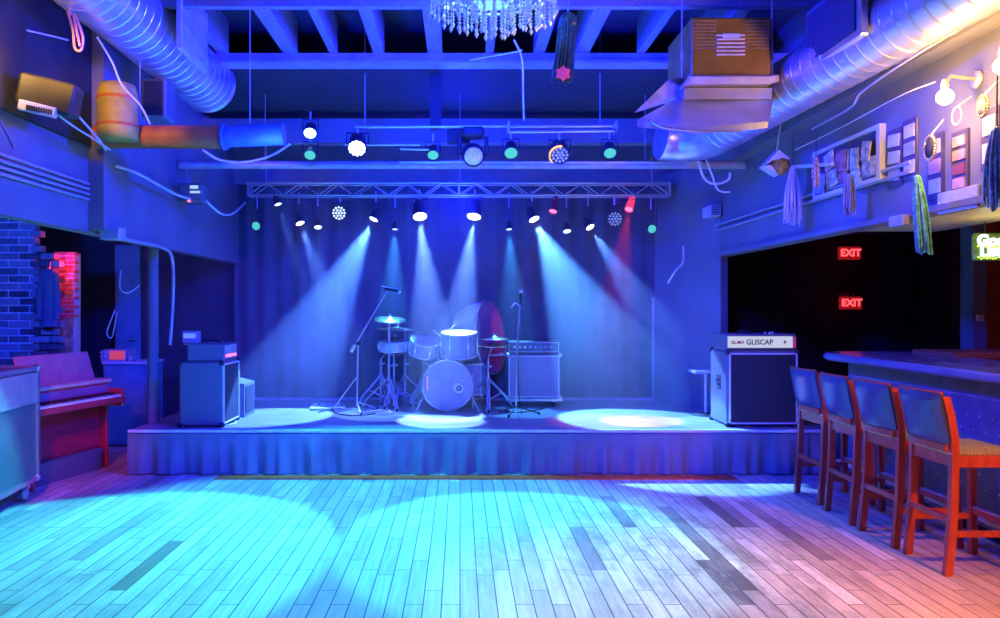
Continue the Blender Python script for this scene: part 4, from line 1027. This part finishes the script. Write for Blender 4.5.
# ------------------------------------------------------------------ right wall decorations (flat things on the wall X = XR)
def wall_panel(mb, x0, y0, x1, y1, th=.012, off=0):
    """rectangle on the right wall spanning pixels, as a slab"""
    a, b = WR(x0, y0), WR(x1, y1); zt = max(a.z, b.z) if y0 < y1 else a.z; zb = min(a.z, b.z)
    za = WR((x0+x1)/2, y0).z; zc = WR((x0+x1)/2, y1).z
    return mb.bb(XR-off-th, XR-off, b.y, a.y, zc, za)
t = thing('framed_memorabilia', 'large white framed collage board on the right upper wall', 'picture', WR(850, 195))
wall_panel(MB(), 819, 143, 885, 185, .03).build('backing', mat('dark board', (.1, .1, .18), .7), t)
a, b = WR(818, 0).y, WR(886, 0).y; zt, zc = WR(852, 142).z, WR(852, 186).z; X = XR-.045
MB().bb(X, XR, b, b+.045, zc, zt).bb(X, XR, a-.03, a, zc, zt).bb(X, XR, b, a, zc-.03, zc).bb(X, XR, b, a, zt, zt+.03).build('frame', white, t)
rs = random.Random(8); cols = [(.6, .55, .6), (.7, .7, .75), (.5, .2, .2), (.65, .6, .45), (.3, .35, .5)]
for k in range(9):
    yy = b+.14+(a-b-.3)*(k % 5)/4.1; zz = zc+.1+(zt-zc-.22)*(k//5)/1.2+rs.uniform(-.02, .04)
    MB().box((X+.0-.004*k, yy, zz), (.012, rs.uniform(.1, .17), rs.uniform(.12, .2)), Euler((rs.uniform(-.25, .25), 0, 0)).to_matrix()).build('photo', mat('print %d' % (k % 5), cols[k % 5], .5, var=.6, scale=22), t)
def strip(x0, x1, y0, y1, n, lab, cols, tilt=0):
    yc = (WR(x0, 0).y+WR(x1, 0).y)/2; w = WR(x0, 0).y-WR(x1, 0).y; xm = (x0+x1)/2; zt, zc = WR(xm, y0).z, WR(xm, y1).z
    t = thing('photo_strip', lab, 'picture', (XR, yc, zc), 0, 'photo strips on the right wall')
    MB().bb(XR-.015, XR, yc-w/2-.02, yc+w/2+.02, zc-.02, zt+.02).build('backing', mat('strip backing', (.1, .08, .16), .6), t)
    h = (zt-zc)/n
    for k in range(n):
        MB().box((XR-.019, yc, zc+h*(k+.5)), (.008, w, h*.72), Euler((tilt, 0, 0)).to_matrix()).build('print', cols[k % len(cols)], t)
pw = mat('pale print', (.75, .75, .78), .4, var=.2); pp = mat('pinkish print', (.7, .42, .4), .4, var=.3); pg = mat('grey green print', (.5, .55, .5), .4, var=.3); pd = mat('dark red print', (.3, .08, .1), .5)
strip(834, 842, 153, 186, 2, 'small two-print strip nearest the big framed collage', [pg, pw])
strip(891, 902, 132, 183, 3, 'tilted print strip just past the white frame', [pg, pw, pw], .1)
strip(907, 917, 122, 176, 3, 'strip of three pale prints past the tilted one', [pw, pg, pw])
strip(932, 943, 137, 196, 3, 'strip of pale prints behind the oval bead wreath', [pw, pp, pw])
strip(956, 968, 134, 190, 4, 'pinkish strip of prints under the bright lamp', [pp, pd, pp, pp])
strip(986, 999, 112, 166, 2, 'large pale print strip at the right edge', [pw, pg])
t = thing('wall_plaque', 'pale tilted metal plaque low on the right upper wall', 'plaque', WR(960, 208))
yc = WR(960, 0).y; zc = WR(960, 200).z
MB().box((XR-.012, yc, zc), (.02, .36, .13), Euler((-.0, 0, 0)).to_matrix(), .004).build('plate', mat('satin plate', (.75, .75, .75), .3, .3), t)
m = MB()
for s in (-1, 1): m.ball((XR-.024, yc+s*.16, zc), .008, 6)
m.build('screw', chrome, t)
t = thing('vent_box', 'pale louvred wall box low on the stage end of the right wall', 'vent box', P(706, 219, 8.4))
yc = WR(706, 0).y; yc = 8.6; zc = P(0, 212, 8.6).z
MB().bb(2.82, 2.95, yc-.13, yc+.13, zc-.06, zc+.06, .008).build('casing', white, t)
m = MB()
for k in range(6): m.bb(2.84, 2.93, yc-.14, yc-.12, zc-.045+k*.017, zc-.038+k*.017)
m.build('slot', black, t)
MB().bb(2.94, XR, yc-.05, yc+.05, zc-.04, zc+.04).build('bracket', black, t)
t = thing('junction_box', 'little pale junction box under the right wall edge', 'junction box', WR(897, 232))
p = WR(899, 227, 2.9); MB().box((2.9, p.y, p.z+.04), (.05, .16, .07), None, .006).build('casing', steel, t)
MB().box((2.938, p.y, p.z+.04), (.07, .05, .04)).build('mount', steel, t)
# rails of conduit along the right wall
for k, (z, lab) in enumerate(((2.5, 'lower conduit running along the right upper wall'), (2.56, 'upper conduit running along the right upper wall'))):
    o = MB().tube([(XR-.025, 4.9, z), (XR-.025, 9.3, z)], .014, 8).build('conduit', steel); tag(o, lab, 'conduit', 'conduits on the right wall')
for k, (za_, zb2, lab) in enumerate(((2.44, 2.45, 'lowest conduit on the left upper wall'), (2.485, 2.49, 'second lowest conduit on the left upper wall'), (2.525, 2.53, 'third lowest conduit on the left upper wall'), (2.57, 2.57, 'topmost conduit on the left upper wall'))):
    o = MB().tube([(XL+.02, 2.6, za_), (XL+.02, 5.82, zb2)], .011, 8).build('conduit', steel); tag(o, lab, 'conduit', 'conduits on the left wall')

# hanging bead tassels and ornaments
def tassel(name, top, bot, w0, w1, m_, lab, n=34, head=None, seed=1, r=.006, cord=.25):
    rs = random.Random(seed); t = thing(name, lab, 'hanging decoration', bot); m = MB()
    for k in range(n):
        a = rs.uniform(0, 2*PI); q = rs.random()**.5; L = rs.uniform(.72, 1.0); dx = Vector((math.cos(a)*q, math.sin(a)*q, 0))
        p0 = top+dx*w0; p3 = top+(bot-top)*L+dx*w1; mid = top+(bot-top)*L*.45+dx*(w1*.85)
        m.tube(curve([p0, mid, p3], 4), r, 5)
    m.build('strands', m_, t)
    MB().ball(top, w0*1.1, 8).build('knot', head or m_, t)
    if cord: MB().tube([top, top+Vector((.0, 0, cord))], .004, 5).build('cord', cabled, t)
    return t
tq = mat('silvery blue tinsel', (.55, .6, .7), .35, .3); tg = mat('green bead strings', (.16, .5, .32), .35, var=.6, scale=30); tb = mat('blue bead strings', (.3, .42, .65), .35, var=.6, scale=30); td = mat('dark green beads', (.08, .13, .05), .3, var=.7, scale=60)
def off(x, y, X): return P(x, y, X*F/(x-CX))
tassel('tinsel_tassel', off(793, 168, 2.8), off(793, 227, 2.8), .02, .08, tq, 'silver blue tinsel tassel hanging left of the framed collage', 60, None, 1, .006)
tassel('tinsel_tassel', off(849, 178, 2.8), off(849, 217, 2.8), .03, .045, mat('indigo fringe', (.16, .2, .5), .5), 'short blue fringe hanging in front of the framed collage', 40, None, 2)
tassel('bead_bundle', off(917, 178, 2.72), off(924, 255, 2.72), .018, .045, tg, 'long green bead bundle hanging past the right wall edge', 46, None, 3, .006, .35)
tassel('bead_bundle', off(997, 130, 2.7), off(999, 212, 2.7), .018, .06, tb, 'blue bead bundle at the right picture edge', 46, None, 4, .006, .3)
t = tassel('bead_cluster', P(568, 22, 4.3), P(562, 84, 4.3), .05, .06, td, 'dark green bead cluster with a red flower hanging from the ceiling', 80, None, 5, .007, 0)
MB().tube([P(568, 22, 4.3), P(571, -170, 4.3)], .005, 6).build('hanging_rod', alu, t)
m = MB(); fp = P(563, 74, 4.22); rs = random.Random(3)
for k in range(12):
    a = 2*PI*k/12; rr = .028 if k % 2 else .016; m.ball(fp+Vector((rr*math.cos(a), -.01 if k % 2 else -.02, rr*math.sin(a))), .014, 6)
m.ball(fp+Vector((0, -.02, 0)), .014, 6); m.build('flower', mat('red silk flower', (.9, .06, .1), .5, emit=(1, .08, .12), est=.3), t)
def beaded_loop(c, rx, rz, mm, lab, n=26, r=.011, cord=.12, fill=None):
    t = thing('bead_loop', lab, 'hanging decoration', c-Vector((0, 0, rz))); m = MB()
    for k in range(n):
        a = 2*PI*k/n; m.ball(c+Vector((0, rx*math.cos(a), rz*math.sin(a))), r, 6)
    m.build('beads', mm, t)
    if fill: MB().ball(c, 1, 12, (.02, rx*.8, rz*.85)).build('centre', fill, t)
    MB().tube([c+Vector((0, 0, rz)), c+Vector((.08, 0, rz+cord))], .004, 5).build('cord', cablew, t)
gold = mat('gold beads', (.85, .65, .3), .25, .8)
beaded_loop(off(930, 148, 2.82), .05, .07, gold, 'oval gold bead wreath with dark centre on the right wall', 26, .012, .1, black)
beaded_loop(off(983, 106, 2.78), .035, .055, gold, 'pale gold teardrop ornament under the right edge lamp', 20, .01, .08, cream)
beaded_loop(off(957, 116, 2.8), .04, .05, mat('clear beads', (.8, .78, .7), .15), 'thin clear bead loop just below the bright lamp', 22, .006, .06)
# striped multicolour bead tassel
tassel('bead_bundle', off(816, 158, 2.8), off(816, 188, 2.8), .012, .03, mat('multicolour beads', (.6, .35, .25), .35, var=.95, scale=70), 'short multicolour bead bundle left of the two-print strip', 26, None, 7, .007, .2)
# birdhouse style lantern
p = off(776, 166, 2.75)
t = thing('hanging_lantern', 'pale peaked lantern with amber globe hanging near the duct end', 'lantern', p-Vector((0, 0, .1)))
MB().ball(p+Vector((.03, 0, 0)), .085, 12).build('globe', mat('amber glass', (.5, .3, .05), .15, var=.6, scale=25), t)
MB().prism([p+Vector((-.13, -.06, -.01)), p+Vector((-.0, -.06, .13)), p+Vector((.1, -.06, .05)), p+Vector((-.04, -.06, .045))], (0, .12, 0)).build('roof', white, t)
MB().prism([p+Vector((-.13, -.05, -.01)), p+Vector((-.06, -.05, .0)), p+Vector((-.0, -.05, -.09))], (0, .1, 0)).build('side', white, t)
MB().tube([p+Vector((.0, 0, .1)), p+Vector((.05, 0, .42))], .006, 6).build('cord', cablew, t)
o = MB().tube([off(793, 167, 2.85), off(832, 164, 2.85)], .016, 10).build('wall_rail', white); tag(o, 'short white rod behind the multicolour bead bundle', 'rod')
# ------------------------------------------------------------------ chandelier
D = 3.7; cc = Vector((P(493, 0, D).x, D, 0)); px = D/F
t = thing('crystal_chandelier', 'round crystal chandelier with hanging bead strands at the top centre', 'chandelier', (cc.x, D, 2.9))
crystal = mat('cut crystal', (.85, .92, .95), .2, 0, var=.2, scale=60, spec=1, emit=None)
ringm = chrome
rings = ((.31, P(0, -10, D).z, 38, .1, .02), (.245, P(0, -11, D).z, 30, .13, .02), (.175, P(0, -11, D).z, 20, .15, .01), (.09, P(0, -9, D).z, 12, .16, .0))
for (R_, z, n, L_, _) in rings:
    MB().tube([cc+Vector((R_*math.cos(2*PI*k/48), R_*math.sin(2*PI*k/48), z)) for k in range(48)], .008, 6, closed=True).build('ring', ringm, t)
rs = random.Random(5)
def octa(m, c, r, h):
    m.add([c+Vector(v) for v in ((r, 0, 0), (0, r, 0), (-r, 0, 0), (0, -r, 0), (0, 0, h), (0, 0, -h))], [(0, 1, 4), (1, 2, 4), (2, 3, 4), (3, 0, 4), (1, 0, 5), (2, 1, 5), (3, 2, 5), (0, 3, 5)])
for (R_, z, n, L_, _) in rings:
    for k in range(n):
        a = 2*PI*k/n; q = cc+Vector((R_*math.cos(a), R_*math.sin(a), z)); m = MB(); L2 = L_*rs.uniform(.75, 1.1); nb = int(L2/.017)
        for i in range(nb): octa(m, q-Vector((0, 0, .012+.017*i)), .0095, .0095)
        octa(m, q-Vector((0, 0, .02+.017*nb)), .011, .022)
        m.build('crystal_strand', crystal, t)
zr = [r_[1] for r_ in rings]
m = MB()
for (i, j) in ((0, 1), (1, 2), (2, 3)):
    for k in range(20):
        a = 2*PI*k/20; A_ = cc+Vector((rings[i][0]*math.cos(a), rings[i][0]*math.sin(a), zr[i])); B_ = cc+Vector((rings[j][0]*math.cos(a), rings[j][0]*math.sin(a), zr[j])); 
        for s in range(1, 4):
            q = A_.lerp(B_, s/4)-Vector((0, 0, .02*math.sin(PI*s/4))); octa(m, q, .007, .008)
m.build('crystal_garland', crystal, t)['kind'] = 'stuff'
point(cc+Vector((0, 0, P(0, -22, D).z)), (.35, .75, 1), 14, .09, 'chandelier_lamp')
MB().ball(cc+Vector((0, 0, P(0, -6, D).z)), .085, 14, (1.35, 1.35, .8)).build('globe', emitter('lit pale cyan globe', (.25, .7, 1), 1.3), t)
MB().tube([cc+Vector((0, 0, P(0, -10, D).z)), cc+Vector((0, 0, 4.2))], .012, 8).build('stem', chrome, t)
m = MB()
for k in range(4):
    a = PI/4+k*PI/2; m.tube([cc+Vector((.31*math.cos(a), .31*math.sin(a), zr[0])), cc+Vector((0, 0, zr[0]+.35))], .005, 5)
m.build('chain', chrome, t)

# ------------------------------------------------------------------ loose overhead cables
D0 = 6.0
cab = [
 ([(0, 26, 4.8), (30, 31, 5.0), (68, 40, 5.4)], .007, 'pale cable crossing the top left corner', cablew),
 ([(97, 37, 5.2), (112, 62, 5.3), (122, 85, 5.4), (140, 105, 5.5), (150, 124, 5.6)], .008, 'pale cable sagging from the left duct to the thick pipe', cablew),
 ([(115, 166, 6.0), (135, 172, 6.3), (155, 183, 6.8), (175, 194, 7.3), (190, 199, 7.5)], .014, 'thick pale cable looping down the left upper wall', cablew),
 ([(94, 192, 5.9), (103, 205, 6.0), (108, 222, 6.1), (114, 232, 6.0)], .009, 'pale cable dropping from the left conduits to the junction box', cablew),
 ([(203, 150, 6.6), (220, 160, 6.8), (245, 162, 7.0), (270, 156, 7.0), (290, 144, 6.9)], .012, 'pale cable sagging under the thick pipe to the cyan lamp', cablew),
 ([(205, 200, 7.6), (220, 213, 8), (232, 214, 8.3), (245, 203, 9)], .012, 'pale cable looping to the truss left end', cablew),
 ([(121, 270, 7.4), (120, 288, 7.4), (128, 293, 7.4), (140, 285, 7.5)], .006, 'short pale cable hook in the left wing', cablew),
 ([(115, 310, 7.4), (107, 332, 7.4), (112, 337, 7.4), (117, 312, 7.4)], .005, 'narrow cable loop hanging in the left wing', cablew),
 ([(683, 246, 8.3), (683, 262, 8.3), (676, 270, 8.3), (668, 283, 8.4)], .01, 'pale conduit bending at the right stage wing', cablew),
 ([(698, 160, 7.2), (704, 178, 7.2), (715, 184, 7.2), (728, 180, 7.2), (730, 173, 7.2)], .012, 'pale cable loop below the plenum', cablew),
 ([(703, 152, 7.2), (712, 175, 7.2), (718, 190, 7.2), (730, 192, 7.2)], .009, 'second cable drooping below the plenum', cablew),
 ([(0, 121, 4.2), (8, 136, 4.2), (14, 148, 4.2)], .008, 'thin cable at the left edge', cablew),
 ([(66, 100, 4.9), (80, 118, 5.1), (97, 137, 5.4), (106, 150, 5.7)], .008, 'pale cable from the box fixture to the pipe', cablew),
 ([(58, 115, 4.9), (76, 128, 5.1), (94, 139, 5.4), (110, 150, 5.7)], .007, 'lower pale cable from the box fixture to the pipe', cablew),
 ([(812, 129, 5.9), (850, 108, 5.2), (862, 92, 5.0), (905, 62, 4.5), (990, 10, 3.9)], .008, 'pink lit conduit bending along the ledge over the pictures', steel),
 ([(795, 150, 6.2), (840, 128, 5.6), (900, 96, 4.7), (935, 82, 4.4)], .004, 'thin wire strung along the right wall to the bright lamp', cablew),
 ([(514, 40, 5.5), (522, 60, 5.6), (523, 95, 5.8), (524, 120, 6.0)], .007, 'thin pale cord hanging below the chandelier', cablew),
 ([(470, 60, 5.9), (516, 52, 5.6), (521, 50, 5.6)], .006, 'thin cord stretched sideways below the chandelier', cablew),
]
for pts, r, lab, mm in cab:
    o = MB().tube(curve([P(*q) for q in pts]), r, 6).build('hanging_cable', mm); tag(o, lab, 'cable', 'overhead cables')
t = thing('hanging_rope', 'coiled pink rope hanging beside the left duct', 'rope', P(76, 50, 4.9))
MB().tube(curve([P(68, 12, 4.9), P(73, 30, 4.9), P(75, 48, 4.9), P(81, 50, 4.9), P(83, 38, 4.9), P(78, 22, 4.88), P(74, 15, 4.88), P(77, 32, 4.87), P(80, 46, 4.87)]), .009, 8).build('coil', pinkrope, t)
MB().tube([P(70, 16, 4.88), P(70, -60, 4.9)], .008, 6).build('tie', pinkrope, t)
# black cable box hanging at left
D = 7.6
t = thing('power_box', 'black power box hanging on the left end of the ceiling pipe', 'power box', P(193, 205, D))
MB().box(P(193, 194, D), (.26, .16, .2), None, .02).build('casing', tolex, t)
m = MB(); m.box(P(194, 187, D-.09), (.08, .01, .03)).box(P(195, 192, D-.09), (.1, .01, .02)); m.build('display', mat('pale readout', (.5, .6, .5), .4, emit=(.5, .8, .5), est=.8), t)
MB().box(P(189, 201, D-.09), (.025, .01, .015)).build('pilot_light', lens_m['re'], t)
MB().tube([P(193, 186, D), P(186, 170, 7.7)], .012, 6).build('strap', steel, t)

# ------------------------------------------------------------------ lamps
pr1 = off(945, 97, 2.78); pr2 = off(1003, 66, 2.8); pl = Vector((-2.84, 4.5, P(-14, 60, 4.5).z))
warm_lamp(pr1, XR, 'bright warm lamp on the right wall above the pinkish strip'); warm_lamp(pr2, XR, 'warm lamp at the right picture edge'); warm_lamp(pl, XL, 'warm lamp at the left picture edge')
WARM = (1, .52, .13)
for p, e in ((pr1, 25), (pr2, 17)): point(p+Vector((-.09, 0, -.02)), WARM, e, .06, 'wall_lamp_light')
point(pl+Vector((.1, 0, 0)), WARM, 7, .06, 'wall_lamp_light')
# bar lamp behind the bar, red strip light by the brick end
point((3.5, 4.9, 1.98), (1, .75, .2), 3, .1, 'sign_glow')
point((4.8, 4.4, 2.5), (1, .2, .04), 16, .15, 'bar_lamp_light')
point((P(70, 0, 8.3).x+.05, 8.2, 2.1), (1, .02, .08), 6, .05, 'red_neon_light')
# blue wash: fill lights added without fixtures
BLUE = (.003, .01, 1)
spot((-.3, .6, 3.6), (0, 8, .75), (.003, .022, 1), 3300, 56, .7, .25, 'room_fill')
spot((1.2, 4.6, 3.5), (-2.9, 7.0, 2.6), BLUE, 1850, 92, .8, .2, 'wall_fill'); spot((-1.2, 4.6, 3.5), (2.97, 6.7, 2.7), BLUE, 1850, 84, .8, .2, 'wall_fill')
spot((-1.4, 5.6, 2.75), (-1.4, 5.7, 4), BLUE, 420, 165, .5, .2, 'ceiling_fill'); spot((1.4, 5.6, 2.75), (1.4, 5.7, 4), BLUE, 420, 165, .5, .2, 'ceiling_fill')
point((0, 7.8, 3.3), BLUE, 75, .2, 'room_fill'); point((0, 9.1, 2.9), BLUE, 80, .2, 'room_fill')
spot((-3.9, 5.2, 2.6), (-4.75, 8.2, 1.7), (.01, .05, 1), 520, 62, .5, .15, 'aisle_fill')
point((-.2, 5.2, 3.3), (.003, .04, 1), 45, .2, 'room_fill')
spot((-2.45, 4.2, 3.3), P(112, 118, 5.6), (1, .5, .08), 70, 44, .5, .08, 'duct_fill')  # added warm fill for the riser and pipe, no fixture here
spot((-2.75, 4.2, 2.12), (-3.95, 7.2, .3), (1, .12, .05), 150, 35, .6, .08, 'piano_fill')  # added red fill for the piano and nearby floor, no fixture
# cyan floods of the front bar, onto the dance floor
CYAN = (.05, .72, 1)
a = P(310, 133, 6.95); spot(a+Vector((0, -.1, -.03)), (-2.4, 5.0, 0), CYAN, 1050, 50, .2, .04, 'floor_flood')
b = P(473, 155, 6.95); spot(b+Vector((0, -.2, -.1)), (.42, 5.35, 0), CYAN, 720, 46, .2, .04, 'floor_flood')
c = P(357, 148, 6.95); spot(c+Vector((0, -.15, -.05)), (-.75, 5.5, 0), (.03, .5, 1), 900, 84, .3, .04, 'floor_flood')
c = P(610, 153, 6.95); spot(c+Vector((0, -.15, -.05)), (1.5, 5.7, 0), (.02, .2, 1), 200, 60, .4, .04, 'floor_flood')
# warm spot on the stage floor at the right, warm fills added by the bar without fixtures
p = P(560, 155, 6.95); spot(p+Vector((0, .1, -.12)), SP(640, 421), (1, .35, .4), 900, 17, .1, .03, 'front_spot')
spot((2.1, 2.4, 3.9), (1.55, 3.75, 0), (1, .34, .09), 640, 48, .7, .1, 'bar_fill')
spot((3.34, 2.5, 1.95), (2.98, 4.45, .25), (1, .24, .02), 260, 56, .5, .08, 'bar_fill')

w = bpy.data.worlds.new('World'); bpy.context.scene.world = w; w.use_nodes = True
w.node_tree.nodes['Background'].inputs[0].default_value = (.03, .05, 1, 1); w.node_tree.nodes['Background'].inputs[1].default_value = .06
# ------------------------------------------------------------------ camera
cam = bpy.data.cameras.new('camera'); co = bpy.data.objects.new('camera', cam); C.objects.link(co)
co.location = (0, 0, CH); co.rotation_euler = (PI/2, 0, 0)
cam.sensor_width = 36; cam.sensor_fit = 'HORIZONTAL'; cam.lens = F*36/1000; cam.shift_x = (500-CX)/1000; cam.shift_y = -(309-CY)/1000; cam.clip_start = .05
sc = bpy.context.scene; sc.camera = co
sc.view_settings.view_transform = 'Standard'; sc.view_settings.look = 'None'; sc.view_settings.gamma = 1; sc.view_settings.use_curve_mapping = False
sc.view_settings.exposure = 0
